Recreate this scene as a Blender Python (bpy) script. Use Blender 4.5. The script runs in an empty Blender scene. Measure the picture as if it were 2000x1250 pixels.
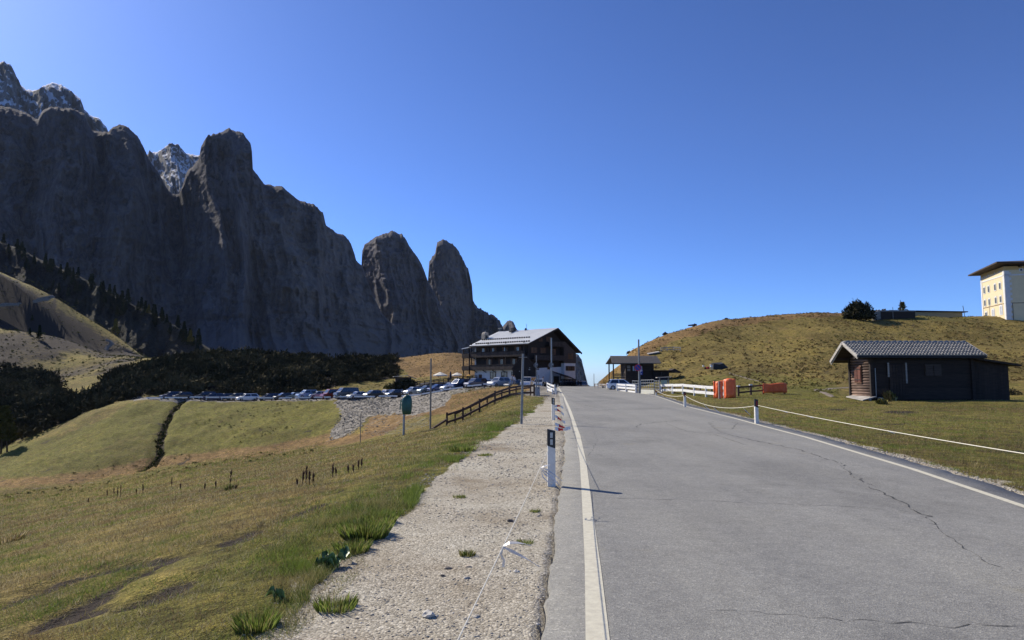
import bpy, math, random
import numpy as np
from mathutils import Vector, Matrix
random.seed(7); rng = np.random.default_rng(7)
S = bpy.context.scene
col = S.collection
R = math.radians
# ---------------------------------------------------------------- camera, world, sun, exposure
FPX = 1333.0; HOR = 736.0; CAMZ = 1.72
TH = math.atan((HOR-625)/FPX); CT, ST = math.cos(TH), math.sin(TH)
cd = bpy.data.cameras.new('camera'); cam = bpy.data.objects.new('camera', cd); col.objects.link(cam)
cd.sensor_width = 36; cd.lens = FPX/2000*36; cd.clip_start = .1; cd.clip_end = 20000
cam.location = (0, 0, CAMZ); cam.rotation_euler = (R(90)+TH, 0, 0); S.camera = cam
SUN_AZ, SUN_EL = R(-53), R(36)            # azimuth from +Y, negative to the left
w = bpy.data.worlds.new('World'); S.world = w; w.use_nodes = True
nt = w.node_tree; bg = nt.nodes['Background']
sky = nt.nodes.new('ShaderNodeTexSky'); sky.sky_type = 'NISHITA'; sky.sun_disc = False
sky.sun_elevation = SUN_EL; sky.sun_rotation = SUN_AZ
sky.altitude = 2100; sky.air_density = .85; sky.dust_density = 2.0; sky.ozone_density = 8.0
gm_ = nt.nodes.new('ShaderNodeGamma'); gm_.inputs[1].default_value = 1.22
nt.links.new(sky.outputs[0], gm_.inputs[0]); tn_ = nt.nodes.new('ShaderNodeMix'); tn_.data_type = 'RGBA'; tn_.blend_type = 'MULTIPLY'; tn_.inputs[0].default_value = 1; tn_.inputs[7].default_value = (.93, .93, 1.02, 1)
nt.links.new(gm_.outputs[0], tn_.inputs[6]); nt.links.new(tn_.outputs[2], bg.inputs[0]); bg.inputs[1].default_value = .085
sl = bpy.data.lights.new('sun', 'SUN'); sun = bpy.data.objects.new('sun', sl); col.objects.link(sun)
sl.energy = 4.2; sl.angle = R(.53); sl.color = (1, .92, .79)
sdir = Vector((math.sin(SUN_AZ)*math.cos(SUN_EL), math.cos(SUN_AZ)*math.cos(SUN_EL), math.sin(SUN_EL)))
sun.rotation_euler = sdir.to_track_quat('Z', 'Y').to_euler(); sun.location = (-80, 60, 90)
S.view_settings.view_transform = 'Standard'; S.view_settings.look = 'None'
S.view_settings.gamma = 1; S.view_settings.use_curve_mapping = False; S.view_settings.exposure = .5
S.cycles.max_bounces = 5; S.cycles.diffuse_bounces = 2

def zpy(py, Y):
    v = (625-py)/FPX
    return CAMZ + Y*(ST+v*CT)/(CT-v*ST)
def at(px, py, Y):
    u = (px-1000)/FPX; v = (625-py)/FPX; k = Y/(CT-v*ST)
    return Vector((u*k, Y, CAMZ+k*(ST+v*CT)))
def proj(x, y, z):
    dz = z-CAMZ; d = y*CT+dz*ST; u = x/d; v = (-y*ST+dz*CT)/d
    return 1000+u*FPX, 625-v*FPX

# ---------------------------------------------------------------- numpy noise
def _h(ix, iy, iz, s):
    h = (ix*374761393 + iy*668265263 + iz*2147483647 + s*974634777) & 0xffffffff
    h = ((h ^ (h >> 13))*1274126177) & 0xffffffff
    h = ((h ^ (h >> 15))*2246822519) & 0xffffffff
    return ((h ^ (h >> 16)) & 0xffff)/65535.0
def vn(x, y, z=None, s=0):
    x = np.asarray(x, float); y = np.asarray(y, float)
    ix = np.floor(x).astype(np.int64); iy = np.floor(y).astype(np.int64)
    fx = x-ix; fy = y-iy; fx = fx*fx*(3-2*fx); fy = fy*fy*(3-2*fy)
    def pl(iz):
        a = _h(ix, iy, iz, s); b = _h(ix+1, iy, iz, s); c = _h(ix, iy+1, iz, s); d = _h(ix+1, iy+1, iz, s)
        return (a*(1-fx)+b*fx)*(1-fy)+(c*(1-fx)+d*fx)*fy
    if z is None: return pl(0)*2-1
    z = np.asarray(z, float); iz = np.floor(z).astype(np.int64); fz = z-iz; fz = fz*fz*(3-2*fz)
    return (pl(iz)*(1-fz)+pl(iz+1)*fz)*2-1
def fbm(x, y, o=4, s=0, g=.5):
    r = 0; a = 1; t = 0
    for i in range(o):
        r = r+a*vn(x*2**i+i*17.3, y*2**i-i*9.1, s=s+i); t += a; a *= g
    return r/t
def sstep(a, b, x):
    t = np.clip((x-a)/(b-a), 0, 1); return t*t*(3-2*t)

# ---------------------------------------------------------------- materials
MATS = {}
def _new(name):
    m = bpy.data.materials.new(name); m.use_nodes = True; MATS[name] = m
    return m, m.node_tree, m.node_tree.nodes['Principled BSDF']
def N(nt, t, **k):
    n = nt.nodes.new(t)
    for a, b in k.items():
        if a.startswith('i_'): n.inputs[a[2:].replace('_', ' ')].default_value = b
        else: setattr(n, a, b)
    return n
def noise(nt, scale, detail=4, rough=.6, vec=None, stretch=None, dim='3D'):
    n = N(nt, 'ShaderNodeTexNoise'); n.inputs['Scale'].default_value = scale
    n.inputs['Detail'].default_value = detail; n.inputs['Roughness'].default_value = rough
    if vec is None:
        tc = N(nt, 'ShaderNodeTexCoord'); vec = tc.outputs['Object']
    if stretch:
        mp = N(nt, 'ShaderNodeMapping'); mp.inputs['Scale'].default_value = stretch
        nt.links.new(vec, mp.inputs['Vector']); vec = mp.outputs['Vector']
    nt.links.new(vec, n.inputs['Vector']); return n
def ramp(nt, fac, stops):
    r = N(nt, 'ShaderNodeValToRGB'); e = r.color_ramp.elements
    while len(e) < len(stops): e.new(.5)
    for i, (p, c) in enumerate(stops):
        e[i].position = p; e[i].color = (*c, 1) if len(c) == 3 else c
    nt.links.new(fac, r.inputs[0]); return r
def mixc(nt, fac, a, b, mode='MIX'):
    m = N(nt, 'ShaderNodeMix', data_type='RGBA', blend_type=mode)
    if isinstance(fac, (int, float)): m.inputs[0].default_value = fac
    else: nt.links.new(fac, m.inputs[0])
    for k, v in ((6, a), (7, b)):
        if isinstance(v, tuple): m.inputs[k].default_value = (*v, 1)
        else: nt.links.new(v, m.inputs[k])
    return m.outputs[2]
def mth(nt, op, a, b=None, clamp=False):
    m = N(nt, 'ShaderNodeMath', operation=op, use_clamp=clamp)
    for k, v in ((0, a), (1, b)):
        if v is None: continue
        if isinstance(v, (int, float)): m.inputs[k].default_value = v
        else: nt.links.new(v, m.inputs[k])
    return m.outputs[0]
def bump(nt, p, h, strength, dist):
    b = N(nt, 'ShaderNodeBump'); b.inputs['Strength'].default_value = strength; b.inputs['Distance'].default_value = dist
    nt.links.new(h, b.inputs['Height']); nt.links.new(b.outputs[0], p.inputs['Normal']); return b
def pm(name, c, c2=None, scale=3, rough=.7, bs=0, bd=.01, bscale=None, metal=0, stretch=None, spec=.4, rand=0):
    m, nt, p = _new(name)
    c2 = c2 or tuple(x*.75 for x in c)
    n = noise(nt, scale, 5, .65, stretch=stretch)
    r = ramp(nt, n.outputs[0], [(.35, c2), (.65, c)])
    out = r.outputs[0]
    if rand:
        oi = N(nt, 'ShaderNodeObjectInfo')
        f = mth(nt, 'ADD', mth(nt, 'MULTIPLY', oi.outputs['Random'], rand), 1-rand/2)
        hs = N(nt, 'ShaderNodeHueSaturation'); nt.links.new(f, hs.inputs['Value']); nt.links.new(out, hs.inputs['Color']); out = hs.outputs[0]
    nt.links.new(out, p.inputs['Base Color'])
    p.inputs['Roughness'].default_value = rough; p.inputs['Metallic'].default_value = metal
    p.inputs['Specular IOR Level'].default_value = spec
    if bs:
        n2 = noise(nt, bscale or scale*4, 5, .7, stretch=stretch); bump(nt, p, n2.outputs[0], bs, bd)
    return m

# ---------------------------------------------------------------- objects
def tag(o, label=None, cat=None, group=None, kind=None):
    for k, v in (('label', label), ('category', cat), ('group', group), ('kind', kind)):
        if v: o[k] = v
    return o
def thing(name, label, cat, loc=(0, 0, 0), rz=0, group=None):
    o = bpy.data.objects.new(name, None); col.objects.link(o); o.location = loc; o.rotation_euler = (0, 0, rz)
    o.empty_display_size = .3
    return tag(o, label, cat, group)
def link(name, me, parent=None):
    o = bpy.data.objects.new(name, me); col.objects.link(o)
    if parent is not None: o.parent = parent
    return o
def children(o): return [c for c in CH.get(o.name, [])]
CH = {}
def copy_tree(o, parent=None):
    c = o.copy(); col.objects.link(c); c.parent = parent
    if parent: CH.setdefault(parent.name, []).append(c)
    for ch in list(CH.get(o.name, [])): copy_tree(ch, c)
    return c
class MB:
    def __init__(s): s.v = []; s.f = []; s.mi = []; s.m = 0
    def add(s, vs, fs):
        b = len(s.v); s.v += [tuple(v) for v in vs]; s.f += [tuple(i+b for i in f) for f in fs]; s.mi += [s.m]*len(fs); return s
    def box(s, cx, cy, cz, sx, sy, sz, M=None):
        vs = [Vector((cx+a*sx/2, cy+b*sy/2, cz+c*sz/2)) for a in (-1, 1) for b in (-1, 1) for c in (-1, 1)]
        if M is not None: vs = [M @ v for v in vs]
        return s.add(vs, [(0, 1, 3, 2), (4, 6, 7, 5), (0, 4, 5, 1), (2, 3, 7, 6), (0, 2, 6, 4), (1, 5, 7, 3)])
    def beam(s, a, b, w, h, up=(0, 0, 1)):
        a = Vector(a); b = Vector(b); d = (b-a).normalized(); u = Vector(up)
        r = d.cross(u).normalized(); u = r.cross(d)
        vs = [p+r*(i*w/2)+u*(j*h/2) for p in (a, b) for i, j in ((-1, -1), (1, -1), (1, 1), (-1, 1))]
        return s.add(vs, [(3, 2, 1, 0), (4, 5, 6, 7), (0, 1, 5, 4), (1, 2, 6, 5), (2, 3, 7, 6), (3, 0, 4, 7)])
    def tube(s, pts, rad, n=8, caps=True):
        pts = [Vector(p) for p in pts]; rads = rad if isinstance(rad, (list, tuple)) else [rad]*len(pts)
        vs = []; fs = []; prev = None
        for i, p in enumerate(pts):
            d = (pts[min(i+1, len(pts)-1)]-pts[max(i-1, 0)]).normalized()
            if prev is None:
                r = d.cross(Vector((0, 0, 1)) if abs(d.z) < .9 else Vector((1, 0, 0))).normalized()
            else: r = (prev-d*prev.dot(d)).normalized()
            prev = r; q = d.cross(r)
            for k in range(n):
                a = 2*math.pi*k/n; vs.append(p+(r*math.cos(a)+q*math.sin(a))*rads[i])
        for i in range(len(pts)-1):
            for k in range(n):
                fs.append((i*n+k, i*n+(k+1) % n, (i+1)*n+(k+1) % n, (i+1)*n+k))
        if caps: fs += [tuple(range(n))[::-1], tuple((len(pts)-1)*n+k for k in range(n))]
        return s.add(vs, fs)
    def prism(s, poly, d0, d1, ax='y'):
        n = len(poly)
        def P(a, b, d): return (a, d, b) if ax == 'y' else ((d, a, b) if ax == 'x' else (a, b, d))
        vs = [P(a, b, d0) for a, b in poly]+[P(a, b, d1) for a, b in poly]
        return s.add(vs, [tuple(range(n)), tuple(range(2*n-1, n-1, -1))]+[(i, n+i, n+(i+1) % n, (i+1) % n) for i in range(n)])
    def cyl(s, c, r, h, n=16, r2=None, ax='z'):
        d = {'z': Vector((0, 0, h)), 'x': Vector((h, 0, 0)), 'y': Vector((0, h, 0))}[ax]
        return s.tube([Vector(c), Vector(c)+d], [r, r if r2 is None else r2], n)
    def mesh(s, name, mats, smooth=False, bevel=0):
        me = bpy.data.meshes.new(name); me.from_pydata([tuple(v) for v in s.v], [], s.f)
        for m in (mats if isinstance(mats, (list, tuple)) else [mats]): me.materials.append(m)
        if isinstance(mats, (list, tuple)) and len(mats) > 1:
            me.polygons.foreach_set('material_index', s.mi)
        import bmesh
        bm = bmesh.new(); bm.from_mesh(me)
        bmesh.ops.recalc_face_normals(bm, faces=bm.faces)
        if bevel:
            bmesh.ops.bevel(bm, geom=[e for e in bm.edges], offset=bevel, segments=1, affect='EDGES', profile=.5)
        bm.to_mesh(me); bm.free()
        if smooth: me.polygons.foreach_set('use_smooth', [True]*len(me.polygons))
        return me
    def obj(s, name, mats, parent=None, smooth=False, bevel=0):
        o = link(name, s.mesh(name, mats, smooth, bevel), parent)
        if parent is not None: CH.setdefault(parent.name, []).append(o)
        return o
def npmesh(name, V, F, mats, smooth=True, mi=None):
    V = np.asarray(V, np.float32).reshape(-1, 3); F = np.asarray(F, np.int32); n, k = F.shape
    me = bpy.data.meshes.new(name); me.vertices.add(len(V)); me.vertices.foreach_set('co', V.ravel())
    me.loops.add(n*k); me.loops.foreach_set('vertex_index', F.ravel())
    me.polygons.add(n); me.polygons.foreach_set('loop_start', np.arange(0, n*k, k, dtype=np.int32))
    if smooth: me.polygons.foreach_set('use_smooth', np.ones(n, bool))
    for m in (mats if isinstance(mats, (list, tuple)) else [mats]): me.materials.append(m)
    if mi is not None: me.polygons.foreach_set('material_index', np.asarray(mi, np.int32))
    me.update(calc_edges=True); me.validate()
    return me
def gridF(nr, nc):
    a = (np.arange(nr-1)[:, None]*nc+np.arange(nc-1)[None]).ravel()
    return np.stack([a, a+1, a+nc+1, a+nc], 1)

# ---------------------------------------------------------------- terrain function
LL = np.array([(-25, -2.4), (-10, -.9), (0, .1), (4.46, .545), (6.3, .728), (9.03, .98), (13.98, 1.437), (20.1, 1.93), (35.8, 3.0), (58.8, 4.45), (79, 5.65), (109, 7.4), (130, 9.2), (160, 11.5), (200, 14)])
RL = np.array([(-25, 3.3), (-10, 4.8), (0, 5.8), (4.46, 6.2), (8.96, 6.76), (12.95, 7.49), (19.8, 8.41), (24.2, 8.8), (29, 9.3), (40.2, 10.2), (62, 13.0), (75, 13.9), (88, 14.3), (109, 15.0), (130, 17.2), (160, 19), (200, 21)])
def xl(y): return np.interp(y, LL[:, 0], LL[:, 1])
def xr(y): return np.interp(y, RL[:, 0], RL[:, 1])
def gravel_edge(y):      # left border of the gravel shoulder
    return xl(y)-np.interp(y, [0, 4.5, 8, 11, 16, 20, 28, 36, 50, 62, 80, 130], [2.1, 2.2, 2.5, 2.6, 2.75, 2.6, 2.3, 1.9, 1.6, 1.5, 2.5, 4])
def zroad(y): return -np.clip(y-125, 0, 1e9)**2*.0032
TAB = {
 -400: [(60, 0, -13), (90, 0, -20), (130, 0, -18), (170, 0, -4), (200, 0, 12), (260, 0, 40), (340, 0, 85), (400, 0, 60), (600, 0, -20)],
 0: [(60, 0, -9.3), (90, 968), (130, 890), (150, 0, -9.5), (170, 800), (200, 722), (238, 645), (291, 0, 17), (322, 511), (380, 0, 40), (600, 0, -30)],
 100: [(60, 0, -8.7), (92, 956), (132, 848), (150, 812), (175, 770), (205, 728), (240, 648), (303, 0, 14), (328, 570), (380, 0, 25), (600, 0, -30)],
 200: [(60, 0, -8.1), (95, 943), (136, 800), (150, 788), (175, 752), (205, 715), (240, 690), (310, 0, 8), (330, 634), (380, 0, 12), (600, 0, -30)],
 285: [(60, 0, -7.3), (98, 925), (139, 0, -3.0), (154, 0, -3.), (165, 745), (195, 702), (330, 693), (380, 0, 0), (600, 0, -30)],
 400: [(60, 0, -6.2), (100, 902), (138, 0, -2.95), (153, 0, -2.9), (160, 0, -1), (192, 692), (230, 0, 4), (330, 0, -5), (600, 0, -30)],
 600: [(60, 0, -4.85), (92, 0, -7.8), (102, 0, -7.3), (136, 0, -2.9), (151, 0, -2.8), (163, 0, -.3), (195, 695), (230, 0, 4), (330, 0, -5), (600, 0, -30)],
 700: [(60, 0, -4.1), (80, 0, -5.5), (100, 0, -5.2), (130, 0, -2.5), (145, 0, -2.4), (152, 760), (165, 747), (200, 703), (240, 0, 4), (330, 0, -5), (600, 0, -30)],
 780: [(60, 0, -3.3), (75, 0, -4.1), (95, 0, -4.0), (127, 0, -2.25), (141, 0, -2.15), (155, 757), (170, 742), (205, 700), (240, 0, 3), (330, 0, -5), (600, 0, -30)],
 820: [(60, 0, -2.8), (75, 0, -3.4), (95, 0, -3.1), (124, 0, -1.95), (138, 0, -1.9), (146, 0, -.8), (170, 738), (205, 691), (240, 0, 3), (330, 0, -5), (600, 0, -30)],
 868: [(60, 0, -2.5), (75, 0, -2.6), (95, 0, -2.1), (121, 0, -1.1), (136, 0, -1.0), (146, 0, .6), (165, 735), (205, 684), (240, 0, 3), (330, 0, -5), (600, 0, -30)],
 904: [(60, 0, -2.1), (75, 0, -2.0), (95, 0, -1.2), (119, 0, -.65), (136, 0, -.5), (146, 0, .7), (170, 722), (200, 681), (240, 0, 3), (330, 0, -5), (600, 0, -30)],
 940: [(60, 0, -1.3), (75, 0, -1.1), (95, 0, -.7), (117, 0, -.2), (136, 0, -.1), (150, 0, 1), (180, 702), (240, 0, 3), (330, 0, -10), (600, 0, -40)],
 1000: [(36, 0, -.5), (60, 0, -.2), (75, 0, -.15), (115, 0, -.03), (135, 0, -.1), (150, 0, -.5), (200, 0, -4), (330, 0, -25), (600, 0, -60)],
 1060: [(60, 0, -.02), (122, 0, -.03), (150, 0, -2), (200, 0, -12), (330, 0, -40), (600, 0, -90)],
 1145: [(60, 0, -.02), (122, 0, -.03), (150, 0, -2), (200, 0, -12), (330, 0, -40), (600, 0, -90)],
 1170: [(60, 0, -.02), (100, 0, 0), (112, 0, .8), (127, 729), (150, 0, 1), (200, 0, -10), (330, 0, -40), (600, 0, -90)],
 1200: [(60, 0, -.02), (88, 0, 0), (97, 0, .4), (105, 0, 1.5), (122, 712), (134, 700), (155, 0, 3.5), (200, 0, -6), (330, 0, -40), (600, 0, -90)],
 1250: [(60, 0, -.02), (82, 0, 0), (92, 0, .5), (98, 0, 1.2), (106, 0, 1.5), (118, 0, 4.2), (130, 676), (142, 667), (160, 0, 6), (200, 0, 0), (600, 0, -60)],
 1300: [(60, 0, -.02), (78, 0, 0), (90, 0, .7), (104, 0, 1.9), (140, 651), (165, 0, 9), (220, 0, 0), (600, 0, -60)],
 1400: [(60, 0, 0), (68, 0, .3), (84, 745), (97, 727), (104, 723), (146, 628), (170, 0, 12), (240, 0, 5), (600, 0, -40)],
 1500: [(52, 0, 0), (57, 0, .5), (70, 0, .6), (85, 746), (100, 726), (150, 615), (180, 0, 14), (260, 0, 8), (600, 0, -40)],
 1620: [(50, 0, 0), (57, 0, .3), (70, 0, .5), (84, 743), (105, 702), (150, 607), (190, 0, 15), (600, 0, -30)],
 1700: [(60, 0, .03), (70, 0, .3), (84, 741), (112, 687), (138, 631), (156, 609), (190, 0, 16), (600, 0, -30)],
 1800: [(60, 0, .0), (70, 0, .3), (84, 737), (115, 681), (140, 626), (150, 619), (190, 0, 16), (600, 0, -30)],
 1900: [(60, 0, 0), (72, 0, .5), (84, 732), (115, 675), (150, 618), (190, 0, 15), (600, 0, -30)],
 2000: [(60, 0, 0), (72, 0, .5), (84, 732), (115, 674), (150, 615), (190, 0, 15), (600, 0, -30)],
 2500: [(60, 0, 0), (90, 0, 3), (150, 0, 15), (190, 0, 16), (600, 0, -20)]}
YG = np.arange(0, 701.0); KG = np.arange(-1.3, 1.301, .01)
_pk = sorted(TAB); _rows = []
for p in _pk:
    ys = [t[0] for t in TAB[p]]; zs = [t[2] if len(t) == 3 else zpy(t[1], t[0]) for t in TAB[p]]
    _rows.append(np.interp(YG, ys, zs))
_rows = np.array(_rows); _kk = (np.array(_pk)-1000)/FPX
TT = np.array([np.interp(KG, _kk, _rows[:, j]) for j in range(len(YG))]).T     # (k, Y)
def gsm(a, sig, axis):
    n = int(sig*3); k = np.exp(-.5*(np.arange(-n, n+1)/sig)**2); k /= k.sum()
    pad = [(0, 0), (0, 0)]; pad[axis] = (n, n); b = np.pad(a, pad, mode='edge')
    return np.apply_along_axis(lambda r: np.convolve(r, k, 'valid'), axis, b)
TT = gsm(gsm(TT, 2.0, 1), 1.6, 0)
def tab(k, Y):
    a = np.clip((k+1.3)/.01, 0, len(KG)-1.001); b = np.clip(Y, 0, 699.0)
    i = a.astype(int); j = b.astype(int); fa = a-i; fb = b-j
    return (TT[i, j]*(1-fa)+TT[i+1, j]*fa)*(1-fb)+(TT[i, j+1]*(1-fa)+TT[i+1, j+1]*fa)*fb
DITCH = [(357, 781), (335, 805), (320, 835), (313, 860), (312, 885), (297, 905), (278, 915)]
RUTS = [[(-40, 1262), (60, 1225), (150, 1188), (240, 1140), (330, 1095), (400, 1075), (500, 1032)], [(230, 1195), (330, 1150), (430, 1092), (520, 1060)],
        [(40, 1165), (130, 1130), (230, 1105), (330, 1088)], [(-30, 1190), (60, 1160), (110, 1140)], [(560, 1010), (640, 975), (700, 940)], [(330, 1112), (420, 1075), (470, 1050)], [(0, 1235), (90, 1222), (180, 1188)]]
def segd(x, y, P):
    d = np.full(np.shape(x), 1e9)
    for a, b in zip(P[:-1], P[1:]):
        ax, ay = a[:2]; bx, by = b[:2]; L = (bx-ax)**2+(by-ay)**2
        t = np.clip(((x-ax)*(bx-ax)+(y-ay)*(by-ay))/L, 0, 1)
        d = np.minimum(d, np.hypot(x-ax-t*(bx-ax), y-ay-t*(by-ay)))
    return d
def H0(x, y):
    x = np.asarray(x, float); y = np.asarray(y, float)
    dl = np.clip(gravel_edge(y)-x, 0, None)
    near = -.2*(np.sqrt(dl*dl+1.5)-1.2247)-.012
    dr = np.clip(x-xr(y)-1, 0, None)
    near = near-.06*(1-np.exp(-dr/2))
    ys = np.maximum(y, 1); T = tab(x/ys, y)
    w_ = sstep(30, 58, y)
    z = near*(1-w_)+T*w_
    far = sstep(600, 5000, y); z = z-far*200
    inroad = (x > xl(y)-.45) & (x < xr(y)+.6)
    e = np.minimum(x-(xl(y)-.45), xr(y)+.6-x)      # signed distance inside the road
    keep = sstep(6, 0, -e)*(y < 150)
    z = np.where(y < 150, z*(1-keep*(y > 30))+(zroad(y)-.02)*keep*(y > 30), z)
    return z, e
def H(x, y, rough=True):
    z, e = H0(x, y)
    out = sstep(0, 3, -e)
    if rough:
        far = sstep(10, 120, y)
        z = z + out*(fbm(x*.12, y*.12, 3, 5)*(.08+.5*far)+fbm(x*.9, y*.9, 3, 9)*(.035+.08*far))*np.where(y > 60, 1, .8)
        bk = sstep(62, 80, y)*sstep(142, 132, y)*(x < -8)*out; z = z+bk*(np.abs(fbm((x+y*.6)*.9, (y-x*.6)*.22, 3, 29))*.55-.12)
        hl = sstep(70, 100, y)*out*np.where(x > 0, 1, sstep(160, 210, y))
        z = z+hl*(fbm(x*.05, y*.05, 3, 21)*.7+np.abs(fbm(x*.4, y*.4, 3, 23))*.25)
        g = (1-out); z = z+g*(e < 0)*fbm(x*3, y*3, 2, 3)*.008
    z = np.where(e > .05, zroad(y)-.07, z)
    return z
def Hs(x, y): return float(H(np.array([x]), np.array([y]))[0])
def hit(px, py, y0=3., y1=420):
    Y = np.concatenate([np.arange(y0, 40, .05), np.arange(40, y1, .25)])
    v = (625-py)/FPX; k = Y/(CT-v*ST); X = (px-1000)/FPX*k; Z = CAMZ+k*(ST+v*CT)
    h = H(X, Y); i = np.argmax(Z <= h)
    if Z[i] > h[i]: i = len(Y)-1
    return Vector((X[i], Y[i], h[i]))
def skyline(px, y0=110, y1=200):      # the visible skyline point of the terrain in that direction
    Y = np.arange(y0, y1, .5); X = (px-1000)/FPX*Y; Z = H(X, Y); i = int(np.argmax((Z-CAMZ)/Y)); return Vector((X[i], Y[i], Z[i]))
def onground(px, Y):
    x = (px-1000)/FPX*Y; return Vector((x, Y, Hs(x, Y)))
# ---------------------------------------------------------------- ground material
def ground_mat():
    m, nt, p = _new('ground_cover')
    at_ = N(nt, 'ShaderNodeAttribute', attribute_name='zones'); sep = N(nt, 'ShaderNodeSeparateColor'); nt.links.new(at_.outputs['Color'], sep.inputs[0])
    GR, GN, DT = sep.outputs; DRY = at_.outputs['Alpha']
    tc = N(nt, 'ShaderNodeTexCoord').outputs['Object']
    n1 = noise(nt, .5, 6, .65, tc); n2 = noise(nt, 9, 4, .75, tc); n3 = noise(nt, 60, 3, .7, tc); nb = noise(nt, 2.6, 6, .75, tc, (1, 1, .3))
    fine = mixc(nt, .5, n2.outputs[0], n3.outputs[0])
    # dry meadow grass
    g1 = ramp(nt, nb.outputs[0], [(.3, (.10, .075, .026)), (.45, (.19, .145, .045)), (.56, (.25, .195, .06)), (.72, (.33, .25, .11))])
    g2 = ramp(nt, nb.outputs[0], [(.3, (.075, .075, .016)), (.5, (.15, .145, .03)), (.7, (.23, .2, .05))])
    g3 = ramp(nt, nb.outputs[0], [(.3, (.10, .06, .026)), (.5, (.23, .145, .06)), (.7, (.34, .235, .11))])
    def soft(f, amt=.9):   # break the edge of a zone up with noise
        a = mth(nt, 'ADD', f, mth(nt, 'MULTIPLY', mth(nt, 'SUBTRACT', mth(nt, 'ADD', mth(nt, 'MULTIPLY', n1.outputs[0], .35), mth(nt, 'ADD', mth(nt, 'MULTIPLY', nb.outputs[0], .35), mth(nt, 'MULTIPLY', n2.outputs[0], .3))), .5), amt*2.2))
        r = N(nt, 'ShaderNodeMapRange', interpolation_type='SMOOTHSTEP'); nt.links.new(a, r.inputs[0]); r.inputs[1].default_value = .38; r.inputs[2].default_value = .62
        return r.outputs[0]
    # drifting patches of greener and browner turf everywhere
    c = mixc(nt, ramp(nt, n1.outputs[0], [(.42, (0, 0, 0)), (.62, (.75, .75, .75))]).outputs[0], g1.outputs[0], g2.outputs[0])
    c = mixc(nt, soft(GN), c, g2.outputs[0]); c = mixc(nt, soft(DRY), c, g3.outputs[0])
    n0 = noise(nt, .09, 5, .65, tc); c = mixc(nt, .75, c, ramp(nt, n0.outputs[0], [(.36, (.62, .58, .55)), (.5, (1, 1, 1)), (.62, (1.2, 1.18, 1.05))]).outputs[0], 'MULTIPLY')
    n6 = noise(nt, 1.3, 7, .82, tc); c = mixc(nt, .85, c, ramp(nt, n6.outputs[0], [(.36, (.48, .45, .42)), (.5, (1, 1, 1)), (.64, (1.5, 1.42, 1.25))]).outputs[0], 'MULTIPLY')
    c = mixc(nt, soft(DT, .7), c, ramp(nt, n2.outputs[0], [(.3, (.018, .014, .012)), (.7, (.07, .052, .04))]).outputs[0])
    sp = ramp(nt, n3.outputs[0], [(.33, (.3, .3, .3)), (.5, (.95, .95, .9)), (.68, (1.7, 1.62, 1.4))])
    c = mixc(nt, .8, c, sp.outputs[0], 'MULTIPLY')
    # gravel
    vor = N(nt, 'ShaderNodeTexVoronoi'); vor.inputs['Scale'].default_value = 55; nt.links.new(tc, vor.inputs['Vector'])
    vor2 = N(nt, 'ShaderNodeTexVoronoi'); vor2.inputs['Scale'].default_value = 2.2; nt.links.new(tc, vor2.inputs['Vector'])
    vs = N(nt, 'ShaderNodeSeparateColor'); nt.links.new(vor.outputs['Color'], vs.inputs[0])
    vs2 = N(nt, 'ShaderNodeSeparateColor'); nt.links.new(vor2.outputs['Color'], vs2.inputs[0])
    gc = ramp(nt, vs.outputs[0], [(0, (.24, .215, .17)), (.35, (.38, .35, .28)), (.75, (.47, .435, .355)), (1, (.66, .62, .52))])
    gl = ramp(nt, n1.outputs[0], [(.33, (.62, .55, .46)), (.45, (.9, .86, .8)), (.62, (1.05, 1.04, 1.0))])
    gcc = mixc(nt, 1, gc.outputs[0], gl.outputs[0], 'MULTIPLY')
    # the rubble on the far bank has bigger stones
    gy = N(nt, 'ShaderNodeSeparateXYZ'); nt.links.new(tc, gy.inputs[0])
    farm = N(nt, 'ShaderNodeMapRange'); nt.links.new(gy.outputs[1], farm.inputs[0]); farm.inputs[1].default_value = 45; farm.inputs[2].default_value = 65
    rub = ramp(nt, vs2.outputs[0], [(0, (.11, .1, .08)), (.5, (.22, .2, .165)), (1, (.34, .31, .26))])
    gcc = mixc(nt, farm.outputs[0], gcc, rub.outputs[0])
    gs = soft(GR, .5)
    c = mixc(nt, gs, c, gcc)
    nt.links.new(c, p.inputs['Base Color']); p.inputs['Roughness'].default_value = .95; p.inputs['Specular IOR Level'].default_value = .15
    hgt = mth(nt, 'ADD', mth(nt, 'MULTIPLY', n2.outputs[0], 1.0), mth(nt, 'MULTIPLY', nb.outputs[0], 1.4))
    b1 = N(nt, 'ShaderNodeBump'); b1.inputs['Strength'].default_value = .8; b1.inputs['Distance'].default_value = .12; nt.links.new(hgt, b1.inputs['Height'])
    b2 = N(nt, 'ShaderNodeBump'); b2.inputs['Strength'].default_value = .5; b2.inputs['Distance'].default_value = .012
    nt.links.new(mth(nt, 'ADD', mth(nt, 'MULTIPLY', vor.outputs['Distance'], -1.2), n3.outputs[0]), b2.inputs['Height'])
    mx = N(nt, 'ShaderNodeMix', data_type='VECTOR'); nt.links.new(gs, mx.inputs[0]); nt.links.new(b1.outputs[0], mx.inputs[4]); nt.links.new(b2.outputs[0], mx.inputs[5])
    nt.links.new(mx.outputs[1], p.inputs['Normal'])
    return m
MG = ground_mat()
def inpoly(px, py, P):
    r = np.zeros(px.shape, bool); n = len(P)
    for i in range(n):
        x1, y1 = P[i]; x2, y2 = P[(i+1) % n]
        c = ((y1 > py) != (y2 > py)) & (px < (x2-x1)*(py-y1)/((y2-y1) or 1e-9)+x1); r ^= c
    return r
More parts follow.
